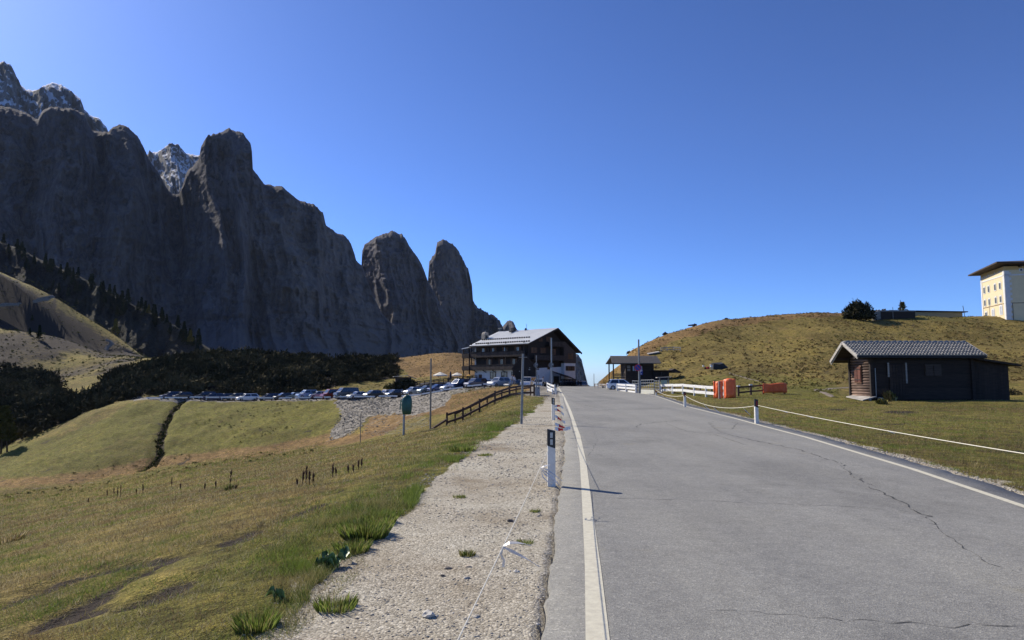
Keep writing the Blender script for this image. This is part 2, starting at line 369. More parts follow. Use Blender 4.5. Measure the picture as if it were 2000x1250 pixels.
def build_ground():
    global DW, RW
    DW = [hit(*q) for q in DITCH]; RW = [[hit(*q) for q in r] for r in RUTS]
    nk, ny = 560, 520
    kk = np.sinh(np.linspace(-1.9, 1.9, nk))/np.sinh(1.9)*1.9
    t = np.linspace(0, 1, ny); yo = 7.5*np.exp(t*math.log(6000/7.5))     # distance from a fan point behind the camera
    # denser rows where the picture looks
    Yr = np.concatenate([np.geomspace(2.0, 9, 30), np.geomspace(9.1, 230, 430), np.geomspace(232, 3400, 50)])
    Y = Yr[:, None]*np.ones(nk)[None]; X = (Yr[:, None])*kk[None]; Y = Y-6.0
    Z = H(X, Y)
    dd = segd(X, Y, DW); Z = Z-.8*np.exp(-(dd/.75)**2)*(Y > 60)
    rut = np.zeros_like(Z)
    for r in RW:
        d = segd(X, Y, r); rut = np.maximum(rut, np.exp(-(d/.24)**2))
    rut *= sstep(-.2, .3, fbm(X*1.3, Y*1.3, 3, 77)+.1)
    Z = Z-.07*rut*(Y < 30)
    px, py = proj(X, np.maximum(Y, .5), Z); px = px+fbm(X*.25, Y*.25, 4, 15)*13; py = py+fbm(X*.3+5, Y*.3, 4, 16)*7*sstep(50, 90, Y)
    vis = Y > .6
    ge = gravel_edge(Y); d = X-ge+fbm(X*1.1, Y*.8, 3, 31)*.55
    gr = sstep(-.25, .3, d)*(X < xr(Y)+.2)
    dr = X-(xr(Y)+.45)
    gr = np.maximum(gr, (dr > -.6)*sstep(.55, .15, dr+fbm(X*1.3, Y*1.3, 2, 8)*.35))
    fan = inpoly(px, py, [(640, 863), (669, 799), (651, 779), (600, 779), (545, 776), (781, 773), (860, 766), (937, 750), (960, 755), (905, 766), (882, 772), (868, 791), (838, 803), (794, 810), (761, 808), (728, 812), (706, 832), (673, 853)]) & (Y > 55) & (Y < 146)
    fan2 = inpoly(px, py, [(706, 845), (728, 812), (838, 806), (842, 830), (790, 846), (730, 852)]) & (Y > 50) & (Y < 120)
    gr = np.maximum(gr, np.where(fan, .95, 0)); gr = np.maximum(gr, np.where(fan2, .42, 0))
    # car park
    lk = X/np.maximum(Y, 1); le = np.interp(lk*FPX+1000, [285, 600, 700, 780, 820, 868, 904, 940, 1060], [138.5, 135.5, 129.5, 126.5, 123.5, 120.5, 118.5, 116.5, 112])
    lot = (lk*FPX+1000 > 262) & (X < xl(Y)) & (Y > le) & (Y < le+15.5)
    gr = np.maximum(gr, np.where(lot, .95, 0))
    gr = np.where((X > xl(Y)-4) & (X < xl(Y)) & (Y > 58) & (Y < 135), .9, gr)
    # strip of stones at the foot of the bank
    foot = segd(px, py, [(60, 955), (180, 945), (230, 925), (330, 925), (480, 900), (620, 868)])
    gr = np.maximum(gr, np.exp(-(foot/5)**2)*.42*(Y > 60)*(Y < 110))
    grn = np.exp(-((d+.55)/.6)**2)*(Y < 60)*1.0
    grn = np.maximum(grn, .55*sstep(-3, -1, X-ge)*(Y < 30))
    bank = inpoly(px, py, [(-50, 960), (-50, 880), (150, 842), (285, 779), (650, 781), (672, 800), (630, 860), (480, 900), (300, 925), (180, 945)]) & (Y > 70) & (Y < 142)
    grn = np.maximum(grn, np.where(bank, .62, 0))
    grn = np.maximum(grn, .5*((X > xr(Y)+1.2) & (Y < 60)))
    grn = np.maximum(grn, .6*(inpoly(px, py, [(1230, 742), (1480, 728), (1640, 745), (1640, 782), (1440, 782), (1300, 770)]) & (Y > 50) & (Y < 110)))
    grn = np.maximum(grn, .6*(inpoly(px, py, [(1640, 606), (1640, 628), (1900, 626), (1900, 612)]) & (Y > 90) & (Y < 200)))
    dry = np.zeros_like(Z)
    dry = np.maximum(dry, np.where(inpoly(px, py, [(882, 770), (937, 757), (1040, 750), (1035, 768), (940, 794), (870, 808), (800, 815), (750, 850), (690, 862), (700, 850), (730, 812), (838, 803)]) & (Y > 45) & (Y < 122), .8, 0))
    f2 = segd(px, py, [(-50, 948), (150, 935), (330, 900), (480, 885), (620, 862), (700, 858)])
    dry = np.maximum(dry, np.exp(-(f2/18)**2)*.72*(Y > 62)*(Y < 125))
    dry = np.maximum(dry, .42*(Y > 75)*(X > 14)*(Y < 260))
    dry = np.maximum(dry, .7*(inpoly(px, py, [(1150, 760), (1190, 700), (1300, 640), (1700, 585), (1700, 612), (1500, 625), (1330, 660), (1220, 722)]) & (Y > 90) & (Y < 260)))
    dry = np.maximum(dry, .75*(inpoly(px, py, [(760, 700), (900, 670), (930, 690), (930, 735), (800, 740)]) & (Y > 150) & (Y < 260)))
    dry = np.maximum(dry, .55*(inpoly(px, py, [(20, 610), (130, 620), (240, 680), (330, 690), (150, 690), (0, 640)]) & (Y > 200) & (Y < 300)))
    dry = np.maximum(dry, .36*((X < ge-2.2) & (Y < 40)))
    dirt_shade = np.where(Y < 30, rut*.68, 0); dirt_shade = np.maximum(dirt_shade, np.exp(-(dd/.6)**2)*(Y > 60)*1.2)
    dirt_shade = np.maximum(dirt_shade, .55*sstep(.35, .6, fbm(X*.35, Y*.35, 4, 41))*(Y > 90))
    dirt_shade = np.maximum(dirt_shade, .5*sstep(.3, .6, fbm(X*.5, Y*1.2, 3, 43))*(X > 8)*(Y < 60))
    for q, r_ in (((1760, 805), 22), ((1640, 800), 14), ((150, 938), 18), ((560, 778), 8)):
        dirt_shade = np.maximum(dirt_shade, .8*np.exp(-(((px-q[0])/(r_*2.2))**2+((py-q[1])/(r_*.18))**2))*vis)
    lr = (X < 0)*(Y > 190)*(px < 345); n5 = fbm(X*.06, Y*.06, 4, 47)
    dirt_shade = np.maximum(dirt_shade, lr*np.where(Y > 283, .85+.3*n5, .52+.7*n5)*sstep(338, 328, Y)); dry = np.where(lr*(Y < 285) > 0, .25, dry)  # ridge shade put into the ground colour: dark heath face, lighter crest
    scr = scrub_mask(X, Y); dirt_shade = np.maximum(dirt_shade, scr*.95)
    gr = np.clip(gr, 0, 1)
    C = np.stack([gr, np.clip(grn, 0, 1), np.clip(dirt_shade, 0, 1), np.clip(dry, 0, 1)], -1).astype(np.float32)
    V = np.stack([X, Y, Z], -1)
    me = npmesh('ground', V, gridF(*X.shape), MG)
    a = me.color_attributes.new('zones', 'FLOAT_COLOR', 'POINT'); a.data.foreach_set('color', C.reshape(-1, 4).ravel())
    tag(link('ground', me), kind='structure')
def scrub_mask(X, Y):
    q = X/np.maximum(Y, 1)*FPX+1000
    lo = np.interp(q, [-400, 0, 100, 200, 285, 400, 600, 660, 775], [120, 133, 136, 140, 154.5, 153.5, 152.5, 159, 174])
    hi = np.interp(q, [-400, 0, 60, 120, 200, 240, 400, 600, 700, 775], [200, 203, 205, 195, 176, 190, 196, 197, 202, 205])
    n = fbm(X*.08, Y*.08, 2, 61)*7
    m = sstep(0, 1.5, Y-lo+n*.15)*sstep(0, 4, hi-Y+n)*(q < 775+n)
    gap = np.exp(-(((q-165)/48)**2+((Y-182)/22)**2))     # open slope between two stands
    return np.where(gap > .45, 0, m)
build_ground()

# ---------------------------------------------------------------- road
def road_mat():
    m, nt, p = _new('asphalt'); tc = N(nt, 'ShaderNodeTexCoord').outputs['Object']
    n1 = noise(nt, .35, 5, .6, tc); n2 = noise(nt, 5, 5, .7, tc); n3 = noise(nt, 130, 2, .8, tc); v = N(nt, 'ShaderNodeTexVoronoi'); v.inputs['Scale'].default_value = 75; nt.links.new(tc, v.inputs['Vector'])
    vs = N(nt, 'ShaderNodeSeparateColor'); nt.links.new(v.outputs['Color'], vs.inputs[0])
    ln = noise(nt, .9, 3, .5, tc, (1.0, .03, 1)); c = ramp(nt, n1.outputs[0], [(.3, (.225, .22, .2)), (.7, (.30, .295, .268))]).outputs[0]
    c = mixc(nt, .8, c, ramp(nt, ln.outputs[0], [(.35, (.78, .78, .79)), (.6, (1.1, 1.09, 1.06))]).outputs[0], 'MULTIPLY')
    c = mixc(nt, .45, c, ramp(nt, n2.outputs[0], [(.3, (.2, .197, .185)), (.7, (.32, .315, .29))]).outputs[0])
    c = mixc(nt, .45, c, ramp(nt, vs.outputs[0], [(0, (.45, .45, .47)), (.5, (.98, .98, .97)), (.85, (1.15, 1.14, 1.1)), (1, (1.9, 1.85, 1.75))]).outputs[0], 'MULTIPLY')
    c = mixc(nt, .35, c, ramp(nt, n3.outputs[0], [(.3, (.5, .5, .5)), (.7, (1.5, 1.5, 1.5))]).outputs[0], 'MULTIPLY')
    pt = noise(nt, .22, 6, .7, tc, (1, .6, 1)); c = mixc(nt, .7, c, ramp(nt, pt.outputs[0], [(.4, (.8, .8, .8)), (.47, (1, 1, 1)), (.6, (1.06, 1.05, 1.02))]).outputs[0], 'MULTIPLY')
    st = noise(nt, .8, 3, .5, tc); c = mixc(nt, ramp(nt, st.outputs[0], [(.66, (0, 0, 0)), (.76, (.5, .5, .5))]).outputs[0], c, (.24, .21, .13))
    nt.links.new(c, p.inputs['Base Color']); p.inputs['Roughness'].default_value = .92; p.inputs['Specular IOR Level'].default_value = .15
    bump(nt, p, mth(nt, 'ADD', n3.outputs[0], v.outputs['Distance']), .5, .006)
    return m
MR = road_mat()
def strip(name, ys, xa, xb, z, m, n=8, thick=0, edge=0):
    ys = np.array(ys); xa = np.array(xa); xb = np.array(xb); t = np.linspace(0, 1, n)
    X = xa[:, None]*(1-t)+xb[:, None]*t; Y = ys[:, None]*np.ones(n); Z = zroad(Y)+z
    if thick:
        X = np.concatenate([X[:, :1]-.04, X, X[:, -1:]+.04], 1); Y = np.concatenate([Y[:, :1], Y, Y[:, -1:]], 1); Z = np.concatenate([Z[:, :1]-thick, Z, Z[:, -1:]-thick], 1)
    me = npmesh(name, np.stack([X, Y, Z], -1), gridF(*X.shape), m, smooth=False)
    return tag(link(name, me), kind='structure')
ry = np.concatenate([np.arange(-20, 40, .12), np.arange(40, 190, 1.)])
strip('road', ry, xl(ry)-.37+vn(ry*2.2, ry*0, s=4)*.03+vn(ry*7, ry*0, s=5)*.025, xr(ry)+.5+vn(ry*2.2, ry*0+9, s=6)*.05, 0, MR, 14, thick=.09)
mpaint = pm('worn_road_paint', (.66, .62, .47), (.54, .5, .38), 14, .75, .4, .003, 160)
nt_ = mpaint.node_tree; p_ = nt_.nodes['Principled BSDF']; src = p_.inputs['Base Color'].links[0].from_socket
nz = noise(nt_, 38, 6, .8); cc = mixc(nt_, ramp(nt_, nz.outputs[0], [(.62, (0, 0, 0)), (.7, (1, 1, 1))]).outputs[0], src, (.22, .21, .19)); nt_.links.new(cc, p_.inputs['Base Color'])
wl = np.interp(ry, [0, 4.5, 7, 10, 20, 60], [.165, .16, .14, .13, .13, .14])
my = ry[ry < 128]; wl = wl[ry < 128]
strip('road_edge_line', my, xl(my)-wl/2, xl(my)+wl/2, .004, mpaint, 2)
my2 = ry[ry < 90]; strip('road_edge_line', my2, xr(my2)-.06, xr(my2)+.06, .004, mpaint, 2)
mcrack = pm('road_crack_tar', (.03, .03, .03), (.06, .06, .055), 30, .9)
def cracks():
    V = []; F = []
    def flat(px, py):
        v = (625-py)/FPX; k = -CAMZ/(ST+v*CT); return ((px-1000)/FPX*k, k*(CT-v*ST))
    P = [([(1384, 825), (1400, 840), (1420, 848), (1480, 862), (1560, 878), (1640, 905), (1665, 928), (1700, 950), (1740, 972), (1795, 1000), (1830, 1028)], .03, .14),
         ([(1200, 973), (1350, 977), (1440, 981), (1560, 986), (1680, 990), (1790, 1001)], .013, .04), ([(1400, 1194), (1500, 1199), (1580, 1205), (1640, 1209), (1730, 1214), (1850, 1222), (2020, 1229)], .011, .05),
         ([(1242, 835), (1252, 828), (1290, 824), (1330, 821)], .05, .15), ([(1190, 836), (1260, 836), (1330, 840), (1420, 848)], .035, .08), ([(1140, 791), (1165, 796), (1200, 797)], .05, .2),
         ([(1384, 825), (1410, 822), (1440, 826), (1430, 838), (1395, 835)], .03, .08), ([(1300, 827), (1340, 842), (1400, 850), (1460, 870)], .03, .06), ([(1150, 890), (1168, 860), (1160, 845), (1175, 838)], .008, .05),
         ([(1830, 1028), (1880, 1070), (1930, 1100), (2010, 1125)], .012, .06)]
    for pts, w_, j in P:
        pts = [flat(*q) for q in pts]; prev = None
        for a, b in zip(pts[:-1], pts[1:]):
            L = math.hypot(b[0]-a[0], b[1]-a[1]); n = max(2, int(L/.07))
            for i in range(n):
                t = i/n; x = a[0]+(b[0]-a[0])*t+float(vn(t*L*6+a[0]*9, a[1], s=2))*j*.5; y = a[1]+(b[1]-a[1])*t+float(vn(a[1]*9, t*L*6, s=3))*j
                ww = w_*(.25+.9*random.random()**2)
                if prev is not None:
                    dx, dy = x-prev[0], y-prev[1]; l = math.hypot(dx, dy) or 1; nx, ny = -dy/l, dx/l; s = len(V)
                    if random.random() > .1:
                        V.extend([(prev[0]-nx*prev[2], prev[1]-ny*prev[2], .0035), (prev[0]+nx*prev[2], prev[1]+ny*prev[2], .0035), (x+nx*ww/2, y+ny*ww/2, .0035), (x-nx*ww/2, y-ny*ww/2, .0035)]); F.append((s, s+1, s+2, s+3))
                prev = (x, y, ww/2)
    tag(link('road_crack', npmesh('road_crack', V, F, mcrack, False)), kind='structure')
cracks()

# ---------------------------------------------------------------- mountains
def rock_mat(name, dark, light, snow=0, ochre=(.3, .24, .18), scree=0):
    m, nt, p = _new(name); tc = N(nt, 'ShaderNodeTexCoord').outputs['Object']
    n1 = noise(nt, .012, 7, .7, tc, (1, 1, .4)); n2 = noise(nt, .05, 6, .78, tc, (1, 1, .45)); n3 = noise(nt, .004, 4, .6, tc); n4 = noise(nt, .03, 5, .7, tc, (.35, .35, 1.6))
    c = ramp(nt, n1.outputs[0], [(.32, dark), (.5, tuple((a+b)/2 for a, b in zip(dark, light))), (.66, light)]).outputs[0]
    c = mixc(nt, .8, c, ramp(nt, n2.outputs[0], [(.34, (.5, .5, .52)), (.5, (1, 1, 1)), (.66, (1.45, 1.4, 1.35))]).outputs[0], 'MULTIPLY')
    c = mixc(nt, .5, c, ramp(nt, n4.outputs[0], [(.35, (.78, .78, .78)), (.65, (1.15, 1.15, 1.15))]).outputs[0], 'MULTIPLY')
    cr = N(nt, 'ShaderNodeTexVoronoi', feature='DISTANCE_TO_EDGE'); mpv = N(nt, 'ShaderNodeMapping'); mpv.inputs['Scale'].default_value = (1, 1, .4); wv = mixc(nt, .04, tc, n2.outputs['Color'], 'ADD'); nt.links.new(tc, mpv.inputs['Vector']); ad = N(nt, 'ShaderNodeVectorMath', operation='MULTIPLY_ADD'); nt.links.new(n2.outputs['Color'], ad.inputs[0]); ad.inputs[1].default_value = (45, 45, 45); nt.links.new(mpv.outputs[0], ad.inputs[2]); nt.links.new(ad.outputs[0], cr.inputs['Vector']); cr.inputs['Scale'].default_value = .022
    c = mixc(nt, .75, c, ramp(nt, cr.outputs['Distance'], [(0, (.45, .45, .5)), (.07, (1, 1, 1))]).outputs[0], 'MULTIPLY')
    c = mixc(nt, ramp(nt, n3.outputs[0], [(.48, (0, 0, 0)), (.66, (.6, .6, .6))]).outputs[0], c, mixc(nt, 1, ramp(nt, n2.outputs[0], [(.3, (.4, .4, .4)), (.6, (1.2, 1.2, 1.2))]).outputs[0], ochre, 'MULTIPLY'))
    if scree:
        sz = N(nt, 'ShaderNodeSeparateXYZ'); nt.links.new(tc, sz.inputs[0]); zz = mth(nt, 'ADD', sz.outputs[2], mth(nt, 'MULTIPLY', n3.outputs[0], -160)); mr = N(nt, 'ShaderNodeMapRange'); nt.links.new(zz, mr.inputs[0]); mr.inputs[1].default_value = 30; mr.inputs[2].default_value = -5; c = mixc(nt, mth(nt, 'MULTIPLY', mr.outputs[0], .8), c, (.15, .145, .15))
    if snow:
        ge = N(nt, 'ShaderNodeNewGeometry'); sx = N(nt, 'ShaderNodeSeparateXYZ'); nt.links.new(ge.outputs['Normal'], sx.inputs[0])
        ns = noise(nt, .02, 5, .6, tc); f = mth(nt, 'ADD', mth(nt, 'MULTIPLY', sx.outputs[2], .55), mth(nt, 'MULTIPLY', ns.outputs[0], 1.1))
        c = mixc(nt, ramp(nt, f, [(snow, (0, 0, 0)), (snow+.05, (1, 1, 1))]).outputs[0], c, (.8, .82, .86))
    nt.links.new(c, p.inputs['Base Color']); p.inputs['Roughness'].default_value = .95; p.inputs['Specular IOR Level'].default_value = .1
    bump(nt, p, mth(nt, 'ADD', mth(nt, 'MULTIPLY', n1.outputs[0], 2), mth(nt, 'ADD', n2.outputs[0], n4.outputs[0])), .9, 14)
    return m
MROCK = rock_mat('dolomite_rock', (.075, .073, .082), (.175, .165, .17), 0, (.19, .165, .145), 1); MSNOW = rock_mat('dolomite_rock_snow', (.15, .15, .15), (.33, .32, .3), .86, (.3, .27, .23))
def curtain(name, pts, Yf, zb, nu, nv, m, lean=.3, relief=1., talus=.12, bulges=(), jag=1., seed=0, back=150):
    pts = np.array(pts, float); px = np.linspace(pts[0, 0], pts[-1, 0], nu); py = np.interp(px, pts[:, 0], pts[:, 1])
    py = py+jag*(vn(px*.25, px*0, s=seed)*1.3+vn(px*.7, px*0, s=seed+1)*.9+np.abs(vn(px*.09, px*0, s=seed+9))*1.5-.8)
    Yt = np.interp(px, Yf[0], Yf[1]); v_ = (625-py)/FPX; k = Yt/(CT-v_*ST); X = (px-1000)/FPX*k; Zt = CAMZ+k*(ST+v_*CT)
    t = np.concatenate([np.linspace(0, 1, nv), [1]*4]); nb = 4
    hgt = Zt-zb; tt = t[:nv]
    Z = zb+hgt[None]*tt[:, None]; XX = X[None]*np.ones((nv, 1))
    hh = np.maximum(hgt, 40)[None]
    prof = lean*(1-tt[:, None])**1.25*hh+talus*np.clip((.22-tt[:, None])/.22, 0, 1)**1.3*hh*3.0
    for bx, bw, bh in bulges:
        q = (px-bx)/bw; prof = prof+(bh*np.exp(-q**4)*(.35+.65*(1-tt[:, None]**3)))
    zz = Z; xx = XX+vn(XX*.01, zz*.01, s=seed+3)*18
    def rid(f, s, zs): return 1-np.abs(vn(xx*f+zz*f*.12, zz*f*zs, s=seed+s))*2
    rl = rid(.008, 11, .2)*30+rid(.021, 12, .16)*24+rid(.055, 13, .25)*12+rid(.13, 14, .5)*5.5+vn(xx*.3, zz*.3, s=seed+15)*2.4
    st = zz/34+vn(xx*.012, zz*.004, s=seed+21)*1.2; led = (st-np.floor(st)); rl = rl-(led**3)*4.5*(.4+.6*np.abs(vn(xx*.02, st*.7, s=seed+22)))
    fade = np.clip((1-tt[:, None])/.06, .12, 1)*np.clip(.25+tt[:, None]*4, .2, 1)
    YY = Yt[None]-prof-relief*rl*fade
    top = np.clip((tt[:, None]-.93)/.07, 0, 1); YY = YY+top**2.5*26
    XX = XX*(1+0*YY)
    XX = X[None]*YY/Yt[None]; rows = [np.stack([XX, YY, Z], -1)]
    for i in range(1, nb+1):
        f = i/nb; rows.append(np.stack([X*(YY[-1]+back*f)/Yt, YY[-1]+back*f, np.maximum(Zt-hgt*.9*f**1.6, zb-20)], -1)[None])
    V = np.concatenate(rows, 0)
    me = npmesh(name, V, gridF(nv+nb, nu), m, True)
    return tag(link(name, me), kind='structure')
curtain('mountain', [(-260, 60), (-120, 95), (0, 118), (17, 122), (28, 138), (36, 154), (53, 171), (74, 171), (84, 163), (104, 156), (120, 159), (140, 174), (157, 188), (165, 210), (182, 224), (196, 227), (207, 244), (230, 290), (260, 360)], ([-260, 260], [2100, 2400]), 250, 220, 110, MSNOW, .9, 1.6, 0, seed=40)
curtain('mountain', [(240, 330), (288, 299), (308, 292), (322, 286), (330, 280), (336, 278), (347, 279), (355, 288), (364, 296), (389, 300), (440, 335), (500, 400)], ([240, 500], [2900, 2900]), 400, 180, 100, MSNOW, 1.3, 1.8, 0, seed=60)
curtain('mountain', [(-420, 230), (-300, 190), (-200, 205), (-60, 198), (0, 202), (56, 217), (74, 230), (80, 219), (90, 212), (140, 215), (165, 219), (171, 241), (179, 251), (210, 252), (221, 244), (235, 239), (252, 247), (269, 264), (280, 283), (291, 306), (308, 328), (330, 367), (336, 373), (350, 373), (356, 359), (364, 331), (389, 306), (392, 286), (406, 264), (420, 262), (448, 248), (476, 258), (490, 278), (493, 297), (494, 328), (504, 339), (515, 353), (546, 360), (551, 361), (583, 389), (613, 398), (631, 413), (637, 439), (657, 453), (672, 455), (686, 472), (696, 505), (708, 518), (722, 560), (745, 610), (775, 640), (820, 690)],
        ([-420, 330, 350, 520, 820], [1150, 1420, 1440, 1420, 1750]), -10, 720, 230, MROCK, .33, 1., .12, ((130, 60, 70), (250, 40, 45), (445, 62, 45), (600, 50, 40), (20, 40, 40)), 1, 1)
curtain('mountain', [(690, 640), (704, 560), (706, 520), (707, 490), (712, 474), (734, 461), (767, 450), (786, 457), (800, 479), (822, 509), (835, 544), (863, 600), (900, 680)], ([690, 900], [1830, 1900]), -10, 240, 200, MROCK, .22, 1.1, .12, ((770, 40, 40),), .8, 101)
curtain('mountain', [(815, 650), (832, 590), (836, 542), (838, 509), (850, 490), (854, 470), (867, 467), (889, 479), (903, 501), (914, 523), (922, 556), (924, 586), (933, 600), (948, 608), (962, 615), (977, 626), (983, 640), (1000, 670), (1030, 700)], ([815, 1030], [2080, 2150]), -40, 240, 200, MROCK, .2, 1.1, .12, ((880, 32, 40),), 1.6, 131)
curtain('mountain', [(970, 655), (984, 634), (990, 627), (996, 625), (1003, 629), (1010, 644), (1030, 652), (1070, 672), (1110, 686), (1122, 689), (1130, 693), (1136, 702), (1140, 718), (1144, 735), (1148, 750), (1152, 780)], ([970, 1152], [2400, 2300]), -120, 220, 110, MROCK, .2, 1.0, .1, (), .7, 161)
# rocky wooded spur in front of the big wall
MSPUR = rock_mat('spur_rock', (.022, .022, .02), (.085, .08, .07), 0, (.045, .05, .022))
curtain('wooded_ridge', [(-300, 330), (-100, 410), (0, 462), (50, 485), (100, 508), (160, 535), (200, 556), (260, 590), (320, 618), (370, 650), (400, 672), (440, 700)], ([-300, 0, 440], [620, 640, 520]), -20, 300, 110, MSPUR, 1.1, .5, 0, (), .5, 191, back=200)
# ---------------------------------------------------------------- leaf-cloud vegetation
def leafcloud(n, rad, size, seed, shape='ball', up=.4, elong=1.6):
    r = np.random.default_rng(seed)
    if shape == 'ball':
        d = r.normal(size=(n, 3)); d /= np.linalg.norm(d, axis=1)[:, None]; d[:, 2] = np.abs(d[:, 2])*1.0-.12
        lump = 1+.22*vn(d[:, 0]*2.6+seed, d[:, 1]*2.6, d[:, 2]*2.6, s=seed)+.2*vn(d[:, 0]*6+seed, d[:, 1]*6, d[:, 2]*6, s=seed+1)
        c = d*(rad*lump*(r.random(n)**.4))[:, None]; c[:, 2] *= .9
    else:
        c = shape(r, n)
    a = r.normal(size=(n, 3))+np.array([0, 0, up]); a /= np.linalg.norm(a, axis=1)[:, None]
    b = np.cross(a, r.normal(size=(n, 3))); b /= np.linalg.norm(b, axis=1)[:, None]
    s = size*(.6+.8*r.random(n))[:, None]
    V = np.stack([c-b*s*.5, c+a*s*elong*.4-b*0, c+b*s*.5, c+a*s*elong], 1)    # kite-shaped leaf tuft
    V = np.stack([c, c+a*s*elong*.5+b*s*.5, c+a*s*elong, c+a*s*elong*.5-b*s*.5], 1)
    return V.reshape(-1, 3)
def leafmat(name, c1, c2, c3, scale=.6):
    m, nt, p = _new(name); tc = N(nt, 'ShaderNodeTexCoord').outputs['Object']
    n = noise(nt, scale, 3, .6, tc); n2 = noise(nt, scale*9, 3, .7, tc)
    f = mth(nt, 'ADD', mth(nt, 'MULTIPLY', n.outputs[0], .6), mth(nt, 'MULTIPLY', n2.outputs[0], .4))
    oi = N(nt, 'ShaderNodeObjectInfo'); f = mth(nt, 'ADD', f, mth(nt, 'MULTIPLY', mth(nt, 'SUBTRACT', oi.outputs['Random'], .5), .12))
    c = ramp(nt, f, [(.36, c1), (.5, c2), (.64, c3)])
    nt.links.new(c.outputs[0], p.inputs['Base Color']); p.inputs['Roughness'].default_value = 1; p.inputs['Specular IOR Level'].default_value = .04
    return m
MPINE = leafmat('dwarf_pine_needles', (.022, .021, .012), (.055, .048, .024), (.13, .105, .05), .09)
MSPR = leafmat('spruce_needles', (.012, .02, .012), (.025, .035, .016), (.05, .055, .025), .3)
MLAR = leafmat('larch_needles', (.06, .06, .015), (.13, .11, .03), (.2, .16, .04), .5)
MBUSH = leafmat('bush_leaves', (.015, .02, .012), (.035, .035, .02), (.07, .06, .035), .7)
MRUST = leafmat('rusty_shrub', (.07, .045, .02), (.15, .1, .042), (.23, .165, .07), .7)
MBARK = pm('bark', (.09, .07, .055), (.04, .03, .025), 6, .9, .6, .03, stretch=(1, 1, .2))
def tileclouds(name, pos, scl, temps, m, seed):
    r = np.random.default_rng(seed); Vs = []
    for (x, y, z), s in zip(pos, scl):
        T = temps[r.integers(len(temps))]; a = r.random()*6.283; ca, sa = math.cos(a), math.sin(a)
        sx = s*(.8+.5*r.random()); X = (T[:, 0]*ca-T[:, 1]*sa)*sx+x; Y = (T[:, 0]*sa+T[:, 1]*ca)*sx+y; Z = T[:, 2]*s+z
        Vs.append(np.stack([X, Y, Z], 1))
    V = np.concatenate(Vs); n = len(V)//4; F = np.arange(n*4).reshape(n, 4)
    return link(name, npmesh(name, V, F, m, False))
# dwarf-pine stand behind the car park: a mass nobody could count
temps = [leafcloud(190, 1.0, .15, s, up=1.0, elong=2.5) for s in range(7)]
P_ = []; S_ = []
r_ = np.random.default_rng(3)
X_ = r_.uniform(-150, -20, 52000); Y_ = r_.uniform(122, 214, 52000)
mk = scrub_mask(X_, Y_) > .5
X_ = X_[mk]; Y_ = Y_[mk]; q_ = X_/Y_*FPX+1000; ok = (q_ > -60)
X_ = X_[ok][:1250]; Y_ = Y_[ok][:1250]
Z_ = H(X_, Y_); S_ = (1.4+1.3*r_.random(len(X_))**1.5)
q_ = X_/Y_*FPX+1000; S_ *= np.where(q_ > 560, .85, 1.0)
tag(tileclouds('dwarf_pine_thicket', np.stack([X_, Y_, Z_-.1], 1), S_, temps, MPINE, 5), 'dark dwarf pine thicket covering the mound behind the car park', 'thicket', kind='stuff')
dp_ = []
for a_, b_ in zip(DW[:-1], DW[1:]):
    n_ = max(2, int((b_-a_).length/.35)); dp_ += [a_.lerp(b_, (i_+random.random())/n_) for i_ in range(n_)]
dp_ = np.array([(p.x+random.gauss(0, .3), p.y+random.gauss(0, .3), 0) for p in dp_]); dp_[:, 2] = H(dp_[:, 0], dp_[:, 1])-.55
MDITCH = leafmat('ditch_weeds', (.012, .016, .008), (.025, .032, .012), (.06, .07, .02), .8)
tag(tileclouds('ditch_weeds', dp_, np.random.default_rng(8).uniform(.2, .42, len(dp_)), [leafcloud(60, 1., .3, 80+s, up=1) for s in range(3)], MDITCH, 9), 'dark weeds filling the ditch that runs down the embankment', 'weeds', kind='stuff')
# low heather and shrub tussocks on the skyline banks
def tussocks(name, n, xr_, yr_, cond, size, m, label, seed):
    r = np.random.default_rng(seed); X = r.uniform(*xr_, n); Y = r.uniform(*yr_, n); q = X/Y*FPX+1000
    k = cond(q, X, Y); X, Y = X[k], Y[k]; Z = H(X, Y)
    tt = [leafcloud(18, 1., .5, 50+s, up=1.2, elong=1.3) for s in range(4)]
    o = tileclouds(name, np.stack([X, Y, Z-.02], 1), size[0]+(size[1]-size[0])*r.random(len(X))**2, tt, m, seed+1)
    return tag(o, label, 'ground cover', kind='stuff')
tussocks('hill_tussocks', 13000, (12, 150), (76, 165), lambda q, X, Y: (q > 1160) & (q < 2100) & (X > xr(Y)+4) & (fbm(X*.12, Y*.12, 3, 91) > -.12) & ~((Y < 92) & (q < 1420)), (.08, .26), MRUST, 'rusty heather tussocks scattered over the right hillside', 11)
MTUS = leafmat('green_tussock', (.075, .07, .022), (.14, .13, .038), (.22, .19, .07), .4)
tussocks('green_tussocks', 12000, (10, 150), (60, 165), lambda q, X, Y: (q > 1200) & (q < 2100) & (X > xr(Y)+5) & (fbm(X*.1+7, Y*.1, 3, 92) > -.1) & ~((Y < 80) & (q > 1640)), (.07, .22), MTUS, 'green grass tussocks scattered over the right hillside', 13)
tussocks('bank_tussocks', 8000, (-70, 2), (60, 215), lambda q, X, Y: (q > -20) & (q < 930) & (((Y > 146) & (q > 640)) | ((Y > 60) & (Y < 134) & (fbm(X*.1, Y*.1, 3, 93) > .1))) & (scrub_mask(X, Y) < .3) & ~((q > 620) & (q < 900) & (Y < 146)), (.07, .22), MTUS, 'grass tussocks on the slopes below and behind the car park', 15)
tussocks('ridge_tussocks', 7000, (-260, -60), (190, 335), lambda q, X, Y: (q > -30) & (q < 330) & (scrub_mask(X, Y) < .3), (.15, .5), MTUS, 'grass tussocks on the steep left ridge', 17)

